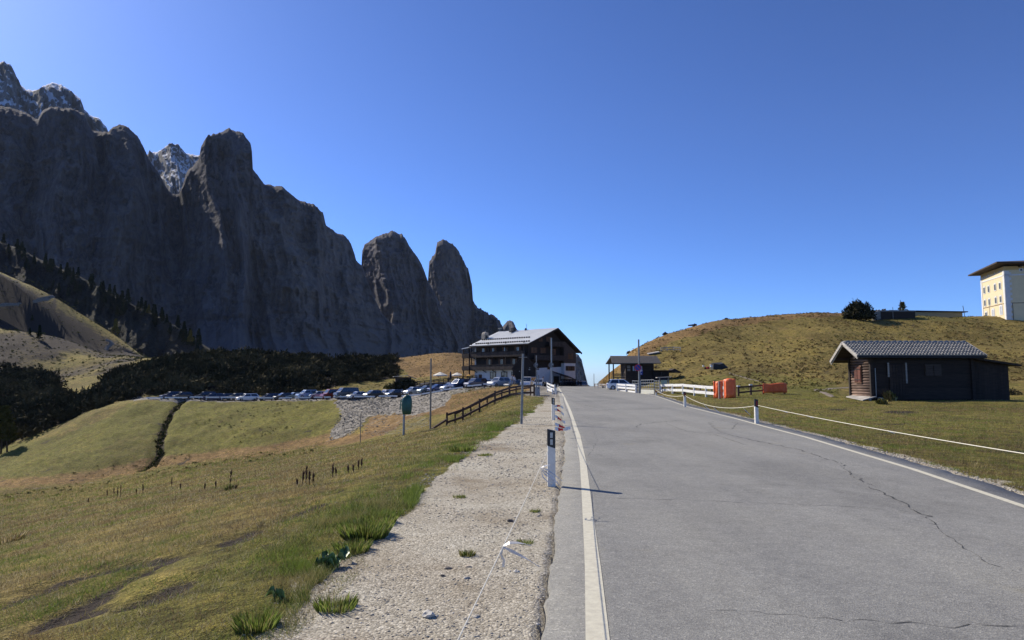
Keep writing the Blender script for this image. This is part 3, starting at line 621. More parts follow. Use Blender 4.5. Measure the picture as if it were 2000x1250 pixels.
# ---------------------------------------------------------------- trees and bushes, each a thing
def conifer_temp(h, n, seed, w=.2, m=None, m2=None):
    def shape(r, n):
        t = r.random(n)**.75; lay = np.floor(t*14)/14+r.random(n)*.035; rad = h*w*(1-lay)*(.35+.75*r.random(n)**.5)*(1+.35*vn(lay*9, lay*0+seed, s=seed)); a = r.random(n)*6.283
        return np.stack([np.cos(a)*rad, np.sin(a)*rad, h*.1+lay*h*.9-rad*.25], 1)
    V = leafcloud(n, 1, h*.055, seed, shape, -.1, 1.5)
    return npmesh('crown', V, np.arange(len(V)).reshape(-1, 4), m, False)
def trunk_mesh(h, r0, n=7, m=None, bend=.1):
    b = MB(); b.tube([(bend*h*.1*math.sin(i*.9), 0, h*i/5) for i in range(6)], [r0*(1-.16*i) for i in range(6)], n)
    return b.mesh('trunk', m or MBARK, True)
def tree(name, label, cat, loc, crown, trunk, s=1, rz=0, group=None):
    t = thing(name, label, cat, loc, rz, group); t.scale = (s, s, s)
    link('crown', crown, t); link('trunk', trunk, t); return t
cs = [conifer_temp(9, 900, 200+i, .2, MSPR) for i in range(3)]; ct = trunk_mesh(8, .18)
rr = random.Random(5); Vsp = []
def spur_hit(px, py, Y):
    return at(px, py, Y)
# spruces standing along the crest and on the flank of the wooded ridge: (base pixel, distance)
dg = bpy.context.evaluated_depsgraph_get()
spots = []
crest = [(-100, 410), (0, 462), (50, 485), (100, 508), (160, 535), (200, 556), (260, 590), (320, 618), (370, 650), (400, 672)]
spur = [o for o in col.objects if o.name.startswith('wooded_ridge')][0]
spur['label'] = 'dark rocky spur with spruces below the big cliff'
from mathutils.bvhtree import BVHTree
bv = BVHTree.FromObject(spur, dg)
for i in range(120):
    px = rr.uniform(-30, 395)**1.0 if i % 3 else rr.uniform(-30, 250)
    cy = np.interp(px, [c[0] for c in crest], [c[1] for c in crest])
    py = cy+2+abs(rr.gauss(0, 1))*(14 if px < 260 else 10)*(1 if i % 2 else 2.2)
    d = (at(px, py, 500)-Vector((0, 0, CAMZ))).normalized(); h = bv.ray_cast(Vector((0, 0, CAMZ)), d)
    if h[0] is None: continue
    spots.append((px, h[0], rr.uniform(.7, 1.35)))
spots.sort()
for i, (px, p, s) in enumerate(spots):
    t = link('spruce_tree', cs[i % 3]); t.location = p-Vector((0, 0, .8)); t.scale = (s, s, s); t.rotation_euler.z = i*1.7
    zn = 'left third' if px < 110 else 'middle third' if px < 240 else 'right third'
    tag(t, 'dark spruce on the '+zn+' of the rocky spur below the cliff', 'tree', 'spruces on the '+zn+' of the spur')
lc = [conifer_temp(8, 700, 300+i, .24, MLAR) for i in range(2)]
for px, py, Y, s, lb in ((225, 652, 330, .95, 'small yellow larch standing on the skyline of the grassy left ridge'), (290, 612, 470, .8, 'yellowish larch on the crest of the rocky spur'),
                         (372, 668, 400, .9, 'yellowish larch at the low end of the rocky spur')):
    p = at(px, py, Y)
    if Y < 340: p.z = Hs(p.x, p.y)
    tree('larch_tree', lb, 'tree', p, lc[0], ct, s)
for px, py, s, lb in ((76, 664, .55, 'tiny dark spruce on the slope above the upper shrubs'), (62, 632, .4, 'lone sapling high on the grassy left slope'), (58, 655, .3, 'smallest sapling on the left slope')):
    tree('spruce_tree', lb, 'tree', hit(px, py, 190), cs[1], ct, s)
# the larch at the left edge, two trunks
def larch_crown(seed):
    def shape(r, n):
        t = r.random(n); rad = 2.6*(1-.75*t)*(r.random(n)**.5); a = r.random(n)*6.283
        k = np.floor(t*9)/9*5.6+3.0+r.random(n)*.35
        return np.stack([np.cos(a)*rad, np.sin(a)*rad, k-rad*.12], 1)
    V = leafcloud(2600, 1, .3, seed, shape, .1, 1.5)
    return npmesh('crown', V, np.arange(len(V)).reshape(-1, 4), leafmat('larch_dark', (.025, .03, .01), (.06, .06, .018), (.12, .1, .03), .5), False)
p = onground(14, 127); t = tree('larch_tree', 'tall thin larch with two bare trunks in front of the thicket at the left edge', 'tree', p, larch_crown(9), trunk_mesh(8, .17), 1.05)
b = MB(); b.tube([(1.0, .2, -.2), (.8, .1, 3), (.4, 0, 6)], [.16, .12, .05], 7); b.obj('trunk', MBARK, t, True)
# dark round bush on the hill, brown hedge, small conifer
def bush(name, label, loc, rad, hgt, n, leaf, m, seed, cat='bush', stems=7, sx=1):
    t = thing(name, label, cat, loc)
    V = leafcloud(n, 1, leaf/rad, seed, up=1.3, elong=2.2)*np.array([rad*sx, rad, hgt]); V[:, 2] += hgt*.12
    o = link('foliage', npmesh('foliage', V, np.arange(len(V)).reshape(-1, 4), m, False), t)
    b = MB(); r = random.Random(seed)
    for i in range(stems):
        a = r.random()*6.28; b.tube([(0, 0, -.2), (math.cos(a)*rad*.3, math.sin(a)*rad*.3, hgt*.5), (math.cos(a)*rad*.6*sx, math.sin(a)*rad*.6, hgt*.95)], [.06, .04, .015], 5)
    b.obj('stem', MBARK, t); return t
bush('bush', 'big dark round bush on the right hilltop beside the dark shed', onground(1679, 139), 3.0, 4.0, 5200, .2, MBUSH, 71)
p = onground(1722, 149); bush('bush', 'rusty brown low bush between the dark bush and the sheds', p, 2.2, 1.7, 1500, .2, MRUST, 72, sx=1.5)
p = onground(1766, 156); p.z -= .3; t = tree('small_conifer', 'little yellow-green conifer behind the flat shed roof', 'tree', p, lc[1], ct, .48); t.scale = (.75, .75, .45)
bush('bush', 'brown-green bush at the foot of the bank left of the terrace', onground(792, 147), 2.4, 2.6, 2600, .22, MBUSH, 73, sx=1.2)
bush('bush', 'small green bush at the terrace end of the car park bank', onground(765, 150), 1.5, 1.1, 900, .2, MTUS, 74)
for px, Y, s, lb in ((1300, 140, .8, 'rust coloured shrub on the skyline above the dark cabin'), (1228, 133, .7, 'reddish shrub on the skyline left of the dark cabin'), (1420, 146, .6, 'low brown shrub on the skyline of the right hill')):
    bush('shrub', lb, skyline(px)-Vector((0, 0, .2)), s*.55, s*.6, 300, .14, MRUST, int(px), 'shrub', 3, 1)
for px, py, r0, h, lb, m in ((1738, 783, .4, .6, 'leafy weed growing against the shaded hut wall', MTUS), (1880, 778, .5, .5, 'dark weeds by the foot of the hut lean-to', MBUSH), (1975, 772, .8, .6, 'dark low bush right of the hut lean-to', MBUSH), (1722, 790, .3, .3, 'yellowish tuft in front of the hut door', MTUS)):
    bush('weed', lb, hit(px, py), r0, h, 380, .09, m, int(px)+3, 'weed', 3)
p = hit(1731, 785); b = MB(); r = random.Random(4)
for i in range(14):
    a = r.gauss(-.35, .22); l = r.uniform(.5, 1.15); b.tube([(i*.03, 0, 0), (math.sin(a)*l*.5+i*.03, r.uniform(-.1, .1), l*.55), (math.sin(a)*l*1.2+i*.03, r.uniform(-.2, .2), l)], [.012, .01, .004], 4)
o = b.obj('dry_stalks', MRUST); o.location = p; tag(o, 'leaning reddish dry stalks in front of the hut wall', 'weed')

# ---------------------------------------------------------------- grass blades and stones near the camera
def blades(name, n, sampler, hgt, wid, mats, label, seed, lean=.5, mi=None):
    r = np.random.default_rng(seed); X, Y, hs = sampler(r, n); Z = H(X, Y); n = len(X)
    h = hgt*hs*(.35+r.random(n)**2*1.3+.35*r.random(n)); a = r.random(n)*6.283; ln = lean*(.3+r.random(n)); w_ = wid*(.7+.6*r.random(n))*np.clip(Y/9, .7, 7)
    dx, dy = np.cos(a), np.sin(a); tx, ty = dx*ln*h, dy*ln*h; a2 = r.random(n)*6.283; sx, sy = np.cos(a2)*w_, np.sin(a2)*w_
    z0 = Z-.01
    V = np.stack([np.stack([X-sx, Y-sy, z0], 1), np.stack([X+sx, Y+sy, z0], 1), np.stack([X+tx*1.1, Y+ty*1.1, z0+h*np.clip(1-ln*.35, .25, 1)], 1)], 1).reshape(-1, 3)
    cn = fbm(X*1.7, Y*1.7, 3, seed+90)*.5+.5; ci = np.clip(((cn-.5)*2.6+.5+r.normal(0, .22, n))*len(mats), 0, len(mats)-1).astype(int)
    me = npmesh(name, V, np.arange(n*3).reshape(n, 3), mats, False, ci if mi is None else mi(X, Y, r))
    return tag(link(name, me), label, 'grass', kind='stuff')
def gm(name, c, t=.35):
    m, nt, p = _new(name); n = noise(nt, 3, 2, .5); nt.links.new(ramp(nt, n.outputs[0], [(.3, tuple(x*.7 for x in c)), (.7, c)]).outputs[0], p.inputs['Base Color'])
    p.inputs['Roughness'].default_value = .6; p.inputs['Specular IOR Level'].default_value = .25
    tr = N(nt, 'ShaderNodeBsdfTranslucent'); tr.inputs[0].default_value = (*[min(1, x*1.1) for x in c], 1); mx = N(nt, 'ShaderNodeMixShader'); mx.inputs[0].default_value = t
    out = nt.nodes['Material Output']; nt.links.new(p.outputs[0], mx.inputs[1]); nt.links.new(tr.outputs[0], mx.inputs[2]); nt.links.new(mx.outputs[0], out.inputs[0]); return m
GREEN = [gm('blade_green', (.16, .22, .035)), gm('blade_light_green', (.27, .33, .07)), gm('blade_dark_green', (.08, .11, .02)), gm('blade_straw_green', (.3, .27, .1))]
DRYM = [gm('blade_straw', (.4, .31, .15)), gm('blade_brown', (.24, .165, .08)), gm('blade_olive', (.21, .18, .055)), gm('blade_pale', (.52, .44, .28)), gm('blade_olive_green', (.18, .18, .045))]
MDEAD = gm('blade_dead', (.1, .07, .04))
def logy(r, n, a, b): return np.exp(r.uniform(math.log(a), math.log(b), n))
def s_left(r, n):
    Y = logy(r, n, 2.2, 62); k = r.uniform(-.86, .1, n); X = k*(Y+1); e = gravel_edge(Y)+fbm(X*1.1, Y*.8, 3, 31)*.5
    ok = (X < e+.05); dns = .5+.7*fbm(X*1.3, Y*1.3, 3, 55); ok &= r.random(n) < np.clip(dns+.35, 0, 1)
    for rw in RW:
        d = segd(X, Y, rw); ok &= ~((d < .24+.1*np.sin(X*7)) & (r.random(n) < .75) & (Y < 30))
    return X[ok], Y[ok], np.ones(ok.sum())*np.interp(Y[ok], [3, 20, 60], [.8, 1.1, 1.3])
blades('meadow_grass', 480000, s_left, .06, .0030, [DRYM[1], DRYM[0], MDEAD, DRYM[2], DRYM[3], DRYM[2], DRYM[4], GREEN[3], GREEN[0]], 'short dry olive and straw grass on the slope left of the gravel', 21, .8)
def s_strip(r, n):
    Y = logy(r, n, 2.4, 34); d = np.abs(r.normal(0, .55, n))**1.1; X = gravel_edge(Y)+.12-d+fbm(Y*.9, Y*0, 3, 31)*.3
    cl = fbm(X*1.6, Y*1.1, 3, 66); ok = r.random(n) < np.clip(.15+2.6*cl, .03, 1)
    return X[ok], Y[ok], (.6+1.3*np.clip(cl[ok]+.1, 0, 1))*np.interp(Y[ok], [3, 9, 30], [.8, 1, 1.25])
blades('verge_grass', 140000, s_strip, .075, .0032, GREEN, 'fresh green grass tufts along the edge of the gravel shoulder', 22, .6)
def s_right(r, n):
    Y = logy(r, n, 6, 60); X = xr(Y)+.7+r.uniform(0, 1, n)**1.2*(Y*.95+4-xr(Y)); ok = (X > xr(Y)+.6+np.abs(fbm(X, Y, 2, 8))*.5) & (X < Y*.85+2); ok &= r.random(n) < np.clip(.8+fbm(X*1.3, Y*1.3, 3, 57), 0, 1)
    return X[ok], Y[ok], np.ones(ok.sum())*1.1
blades('right_meadow_grass', 200000, s_right, .06, .0032, [DRYM[1], MDEAD, DRYM[0], DRYM[2], DRYM[4], GREEN[3], GREEN[0]], 'short yellow-green grass on the level meadow right of the road', 23, .8)
def s_far(r, n):
    Y = logy(r, n, 52, 140); k = r.uniform(-.8, .02, n); X = k*Y; ok = ((k*FPX+1000 < 640) | ((Y > 58) & (Y < 118) & (k*FPX+1000 > 880))) & (scrub_mask(X, Y) < .2) & (Y < 136)
    return X[ok], Y[ok], np.ones(ok.sum())*1.6
blades('bank_grass', 70000, s_far, .14, .003, [DRYM[0], DRYM[1], DRYM[2], DRYM[4], GREEN[0]], 'rough grass on the car park embankment and valley floor', 24, .7)
# individual thick tufts that show as single plants
def tuft(label, px, py, rad, h, n, seed, mats=GREEN, cat='grass tuft', name='grass_tuft'):
    n = int(n*1.7); p = hit(px, py); r = np.random.default_rng(seed); a = r.random(n)*6.283; q = r.random(n)**.6*rad; X = np.cos(a)*q; Y = np.sin(a)*q
    hh = h*(.3+.8*r.random(n)); l = (q/rad*.45+.25*r.random(n)); tx = np.cos(a)*l*hh; ty = np.sin(a)*l*hh; w_ = .0028*(.7+r.random(n))*max(1, p.y/8); s2 = r.random(n)*6.283; sx, sy = np.cos(s2)*w_, np.sin(s2)*w_
    Z = H(X+p.x, Y+p.y)-p.z-.01
    V = np.stack([np.stack([X-sx, Y-sy, Z], 1), np.stack([X+sx, Y+sy, Z], 1), np.stack([X+tx*.4+sx*.8, Y+ty*.4+sy*.8, Z+hh*.6], 1), np.stack([X+tx, Y+ty, Z+hh], 1)], 1).reshape(-1, 3)
    o = link(name, npmesh(name, V, np.arange(n*4).reshape(n, 4), mats, False, r.integers(0, len(mats), n))); o.location = p
    return tag(o, label, cat)
tuft('largest bright green grass tuft at the gravel edge', 712, 1048, .24, .15, 1300, 1)
tuft('dark green tuft just below the largest one at the gravel edge', 688, 1078, .16, .1, 600, 2)
tuft('green tuft at the bottom edge of the verge, left of the gravel', 500, 1228, .13, .1, 420, 3)
tuft('bushy green tuft beside the gravel level with the road post', 905, 880, .3, .13, 450, 4)
tuft('green tuft left of the gravel, upper of the two below the post base', 740, 1022, .18, .11, 520, 5)
tuft('green tuft sprawling on the gravel edge near the bottom', 655, 1190, .14, .09, 260, 6)
tuft('small olive tuft alone in the middle of the gravel', 913, 1086, .07, .07, 130, 7, [GREEN[2], GREEN[3]])
tuft('small green tuft on the upper gravel left of the post', 898, 972, .09, .05, 130, 8)
tuft('low grass clump on the gravel far up the shoulder', 948, 890, .16, .06, 160, 9)
tuft('little green tuft at the tape knot, near the asphalt edge', 1025, 1062, .08, .05, 120, 10)
tuft('small green tuft between gravel and asphalt level with the dark stone', 1045, 1000, .06, .05, 100, 11)
tuft('pale clump of dry grass at the left edge of the meadow', 10, 1060, .3, .16, 300, 12, DRYM)
# dock leaves beside the gravel
def dock(label, px, py, n, s, seed):
    p = hit(px, py); r = random.Random(seed); t = thing('dock_plant', label, 'weed', p)
    b = None
    for i in range(n):
        a = r.random()*6.28; q = r.random()*s*1.2; L = s*r.uniform(.6, 1.1); W = L*.33; M = Matrix.Translation((math.cos(r.random()*6)*q, math.sin(a)*q*.6, .02+r.random()*.05)) @ Matrix.Rotation(a, 4, 'Z') @ Matrix.Rotation(r.uniform(-.7, -.05), 4, 'Y')
        b = MB(); vs = []
        for k in range(6):
            f = k/5; ww = W*math.sin(math.pi*min(1, f*.93+.05))**.8
            vs += [M @ Vector((L*f, -ww, .015*math.sin(k*2)+.02*f)), M @ Vector((L*f, 0, -.012-.07*f*f)), M @ Vector((L*f, ww, .015*math.cos(k*2)))]
        b.add(vs, [(3*k+j, 3*k+j+1, 3*k+j+4, 3*k+j+3) for k in range(5) for j in (0, 1)])
        b.obj('leaf', MDOCK, t, True)
MDOCK = pm('dock_leaf', (.17, .25, .08), (.08, .13, .04), 20, .4, .3, .004, 60)
dock('broad-leaved dock plant with curled leaves at the gravel edge', 645, 1107, 16, .13, 3)
dock('small broad-leaved weed further down the verge', 540, 1172, 7, .07, 4)
# dry docks standing in the meadow
MSTALK = pm('dry_dock', (.10, .05, .03), (.05, .025, .018), 20, .9)
def stalks(label, lst, grp=None):
    t = None
    for i, (px, py, hpx) in enumerate(lst):
        p = hit(px, py); h = hpx*p.y/FPX; b = MB(); r = random.Random(i*7+int(px))
        b.tube([(0, 0, -.03), (r.uniform(-.02, .02), 0, h*.5), (r.uniform(-.05, .05), 0, h)], [.008, .007, .003], 5)
        for k in range(16):
            z = h*r.uniform(.35, 1); a = r.random()*6.28; b.tube([(0, 0, z-.03), (math.cos(a)*.014, math.sin(a)*.014, z), (math.cos(a)*.018, math.sin(a)*.016, z+.04)], [.004, .009, .002], 4)
        o = b.obj('dry_stalk', MSTALK); o.location = p
        tag(o, label, 'dry plant', grp)
stalks('dry brown stalk in the row standing in the middle of the meadow', [(592, 948, 28), (598, 948, 36), (604, 947, 24), (612, 946, 20), (650, 933, 26), (656, 930, 14), (680, 925, 14), (700, 918, 18), (706, 914, 18), (690, 922, 12), (580, 950, 12)], 'dry stalks in the middle row')
stalks('dry brown stalk in the left group by the meadow ditch', [(209, 973, 16), (222, 973, 18), (229, 972, 22), (235, 971, 24), (266, 967, 12), (279, 965, 22), (172, 983, 8), (335, 952, 18), (352, 956, 10), (421, 955, 14), (400, 958, 12)], 'dry stalks in the left group')
o = tuft('tall dark dry dock with a dark leafy base alone in the meadow', 450, 956, .12, .12, 90, 14, [MSTALK, GREEN[2]], 'dry plant', 'dry_plant')
stalks('tallest single dry stalk, above the dark leafy base', [(450, 955, 36)])
# pebbles
MSTONE = [pm('pebble_grey', (.46, .43, .36), (.3, .27, .22), 9, .9, .3, .004, rand=.5), pm('pebble_tan', (.56, .49, .36), (.4, .33, .25), 9, .9, .3, .004), pm('pebble_dark', (.13, .115, .11), (.07, .065, .06), 9, .9, .3, .004), pm('pebble_pale', (.6, .57, .5), (.45, .42, .36), 9, .9)]
def pebbles(name, n, sampler, smin, smax, label, seed, pw=3.5, mats=None):
    r = np.random.default_rng(seed); X, Y = sampler(r, n); Z = H(X, Y); n = len(X); s = smin+(smax-smin)*r.random(n)**pw; s *= np.clip(Y/9, .8, 1.7 if Y.max() < 50 else 18)
    B = np.array([(1, 0, 0), (0, 1, 0), (-1, 0, 0), (0, -1, 0), (0, 0, .75), (0, 0, -.6), (.7, .7, .3), (-.7, -.6, .35)])[:6]
    FT = np.array([(0, 1, 4), (1, 2, 4), (2, 3, 4), (3, 0, 4), (1, 0, 5), (2, 1, 5), (3, 2, 5), (0, 3, 5)])
    V = B[None]*s[:, None, None]*(.65+.7*r.random((n, 6, 1)))*np.array([1, 1, .5]); a = r.random(n)*6.283
    x = V[..., 0]*np.cos(a)[:, None]-V[..., 1]*np.sin(a)[:, None]; y = V[..., 0]*np.sin(a)[:, None]+V[..., 1]*np.cos(a)[:, None]
    V = np.stack([x+X[:, None], y+Y[:, None], V[..., 2]+Z[:, None]+s[:, None]*.1], -1).reshape(-1, 3)
    F = (FT[None]+np.arange(n)[:, None, None]*6).reshape(-1, 3)
    mi = np.repeat(r.choice(4, n, p=[.55, .34, .05, .06]), 8)
    return tag(link(name, npmesh(name, V, F, mats or MSTONE, False, mi)), label, 'gravel', kind='stuff')
def s_gr(r, n):
    Y = logy(r, n, 2.6, 30); e = gravel_edge(Y); X = e-.2+r.random(n)*(xl(Y)-.4-e+.2); ok = r.random(n) < np.clip(.55+fbm(X*1.5, Y*1.5, 3, 44), 0, 1); return X[ok], Y[ok]
pebbles('gravel', 34000, s_gr, .0035, .02, 'loose gravel covering the shoulder between grass and asphalt', 31, 4.5)
def s_gr2(r, n):
    Y = logy(r, n, 6, 50); X = xr(Y)+.52+np.abs(r.normal(0, .16, n)); return X, Y
pebbles('roadside_gravel', 9000, s_gr2, .004, .022, 'pale gravel along the right edge of the asphalt', 32)
def s_fan(r, n):
    px = r.uniform(640, 965, n); Y = r.uniform(62, 131, n); X = (px-1000)/FPX*Y; Z = H(X, Y); a, b = proj(X, Y, Z)
    ok = inpoly(a, b, [(640, 860), (669, 799), (651, 781), (781, 776), (860, 769), (937, 753), (960, 757), (905, 768), (882, 774), (868, 791), (838, 803), (794, 812), (761, 810), (728, 814), (706, 836), (673, 854)])
    ok |= inpoly(a, b, [(706, 845), (728, 812), (838, 806), (842, 830), (790, 846), (730, 852)]) & (r.random(n) < .3)
    ok &= (r.random(n) < np.where(a < 760, 1, .35)); return X[ok], Y[ok]
pebbles('bank_rubble', 30000, s_fan, .003, .018, 'grey rubble stones on the bank below the car park', 33, 3., [pm('rubble_%d' % i, c, None, 3, .95) for i, c in enumerate(((.24, .22, .18), (.3, .27, .21), (.12, .11, .1), (.42, .4, .34)))])
# single stones on the gravel
def stone(label, px, py, s, m, seed, flat=.6):
    import bmesh
    p = hit(px, py); bm = bmesh.new(); bmesh.ops.create_icosphere(bm, subdivisions=2, radius=s); r = random.Random(seed)
    for v in bm.verts:
        d = v.co.normalized(); f = 1+.55*float(vn(d.x*1.4+seed*3, d.y*1.4, d.z*1.4, s=seed))+.12*r.uniform(-1, 1); v.co = v.co*f; v.co.z *= flat
    me = bpy.data.meshes.new('stone'); bm.to_mesh(me); bm.free(); me.materials.append(m)
    o = link('stone', me); o.location = p+Vector((0, 0, s*flat*.3)); o.rotation_euler.z = r.random()*6; return tag(o, label, 'stone')
stone('pale angular stone, largest one lying on the lower gravel', 838, 1207, .046, MSTONE[3], 1)
stone('dark stone beside the string, level with the road shadow', 996, 1020, .034, MSTONE[2], 2)
stone('flat dark stone in the centre of the gravel, upper of a dark pair', 874, 1112, .032, MSTONE[2], 3, .35)
stone('dark little stone right below the flat dark stone', 864, 1127, .018, MSTONE[2], 4)
stone('long tan stone right of the flat dark stones', 916, 1109, .03, MSTONE[1], 5, .35)
stone('blue-grey flat stone below the long tan stone', 911, 1133, .026, MSTONE[0], 6, .4)
stone('white round stone on the gravel near the asphalt', 1009, 1118, .024, MSTONE[3], 7)
stone('tan stone where gravel meets grass, above the dock plant', 767, 1056, .034, MSTONE[1], 8, .45)
stone('brown flat stone on the lower right gravel', 930, 1208, .034, MSTONE[0], 9, .35)
stone('white chip at the lower right of the gravel', 1050, 1220, .015, MSTONE[3], 10)
stone('dark stone high on the gravel by the grass edge', 901, 902, .034, MSTONE[2], 11)
stone('pale stone beside the asphalt, above the tape knot', 1052, 1008, .025, MSTONE[1], 12, .4)
o = stone('crumpled red and black scrap lying in the verge grass', 545, 1166, .035, pm('red_scrap', (.4, .03, .05), (.04, .03, .03), 25, .5), 13, .8); o.name = 'litter_scrap'; o['category'] = 'litter'
# draped footpaths on the left ridge
MPATH = pm('footpath_earth', (.26, .21, .15), (.15, .12, .09), 2, .95)
def draped(name, pix, w_, m, y0=3, kind='structure', lift=.12):
    P = [hit(*q, y0) for q in pix]; pts = []
    for a, b in zip(P[:-1], P[1:]):
        n = max(2, int((b-a).length/1.0)); pts += [a.lerp(b, i/n) for i in range(n)]
    pts.append(P[-1]); V = []; F = []
    for i, p in enumerate(pts):
        d = (pts[min(i+1, len(pts)-1)]-pts[max(i-1, 0)]); d.z = 0; d.normalize(); nx, ny = -d.y, d.x; ww = w_*(.8+.4*random.random())
        for s in (-.5, -.17, .17, .5):
            x, y = p.x+nx*s*ww, p.y+ny*s*ww; V.append((x, y, Hs(x, y)+lift*(1 if abs(s) < .3 else -.2)))
    n = len(pts); F = [(4*i+j, 4*i+j+1, 4*i+j+5, 4*i+j+4) for i in range(n-1) for j in range(3)]
    return tag(link(name, npmesh(name, V, F, m)), kind=kind)
draped('footpath', [(0, 597), (30, 595), (58, 593), (75, 587), (90, 584), (105, 578)], 1.7, MPATH, 250)
draped('footpath', [(205, 686), (212, 676), (219, 672), (216, 667), (207, 664)], 1.8, MPATH, 215)
draped('footpath', [(1590, 762), (1620, 760), (1662, 757)], .7, MPATH, 40, lift=.05)
draped('footpath', [(1596, 763), (1612, 768), (1630, 776)], .6, MPATH, 40, lift=.05)
draped('footpath', [(1425, 729), (1445, 735), (1465, 741), (1490, 747)], .35, MPATH, 50, lift=.05)
# ================================================================ buildings
MW = {}
def wood(name, c, c2, **k):
    return pm(name, c, c2, 2.5, .85, .5, .01, 30, stretch=k.get('st', (.6, .6, 6)), rand=k.get('rand', .5))
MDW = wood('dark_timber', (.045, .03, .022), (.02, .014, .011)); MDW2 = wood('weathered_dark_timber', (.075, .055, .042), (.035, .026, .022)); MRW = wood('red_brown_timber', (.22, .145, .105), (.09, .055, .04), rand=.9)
MGW = wood('silver_grey_timber', (.42, .39, .35), (.25, .23, .2)); MPL = pm('white_plaster', (.72, .71, .69), (.62, .61, .59), 1.2, .9, .2, .01, 8)
MSH = wood('shutter_timber', (.17, .09, .05), (.1, .05, .03)); MGLASS = pm('window_glass', (.03, .04, .05), (.02, .025, .03), .4, .08, spec=.8)
MZINC = pm('zinc_roof', (.74, .74, .7), (.64, .64, .61), .5, .5, .15, .01, 6, metal=.1); MBLACK = pm('black_metal', (.02, .02, .02), None, 5, .6)
MSTW = pm('terrace_stone', (.12, .105, .09), (.05, .045, .04), 2.2, .95, .8, .05, 5); MCONC = pm('concrete', (.42, .41, .38), (.3, .29, .27), 2, .9, .3, .01, 20)
MWH = pm('white_paint', (.78, .78, .75), (.62, .61, .57), 6, .6, .2, .004, 30); MGAL = pm('galvanised_steel', (.33, .34, .34), (.22, .23, .23), 9, .45, metal=.6)
def win(par, M, w, h, mat_frame=MSH, shutters=True, depth=.06, glass=MGLASS):
    """window in the plane x=along, z=up at M; y negative is outwards"""
    b = MB(); f = .09
    for sx in (-1, 1): b.box(sx*(w/2-f/2), -depth, 0, f, .08, h, M)
    for sz in (-1, 1): b.box(0, -depth, sz*(h/2-f/2), w-2*f, .08, f, M)
    b.box(0, -depth-.005, 0, .05, .06, h-2*f, M)
    o = b.obj('window', mat_frame, par)
    g = MB(); g.box(0, -depth+.02, 0, w-2*f, .02, h-2*f, M); g.obj('pane', glass, o)
    if shutters:
        for sx in (-1, 1):
            s = MB(); s.box(sx*(w/2+w*.27), -.05, 0, w*.5, .05, h+.08, M); s.obj('shutter', mat_frame, o)
    return o
def TR(x, y, z, rz=0): return Matrix.Translation((x, y, z)) @ Matrix.Rotation(rz, 4, 'Z')
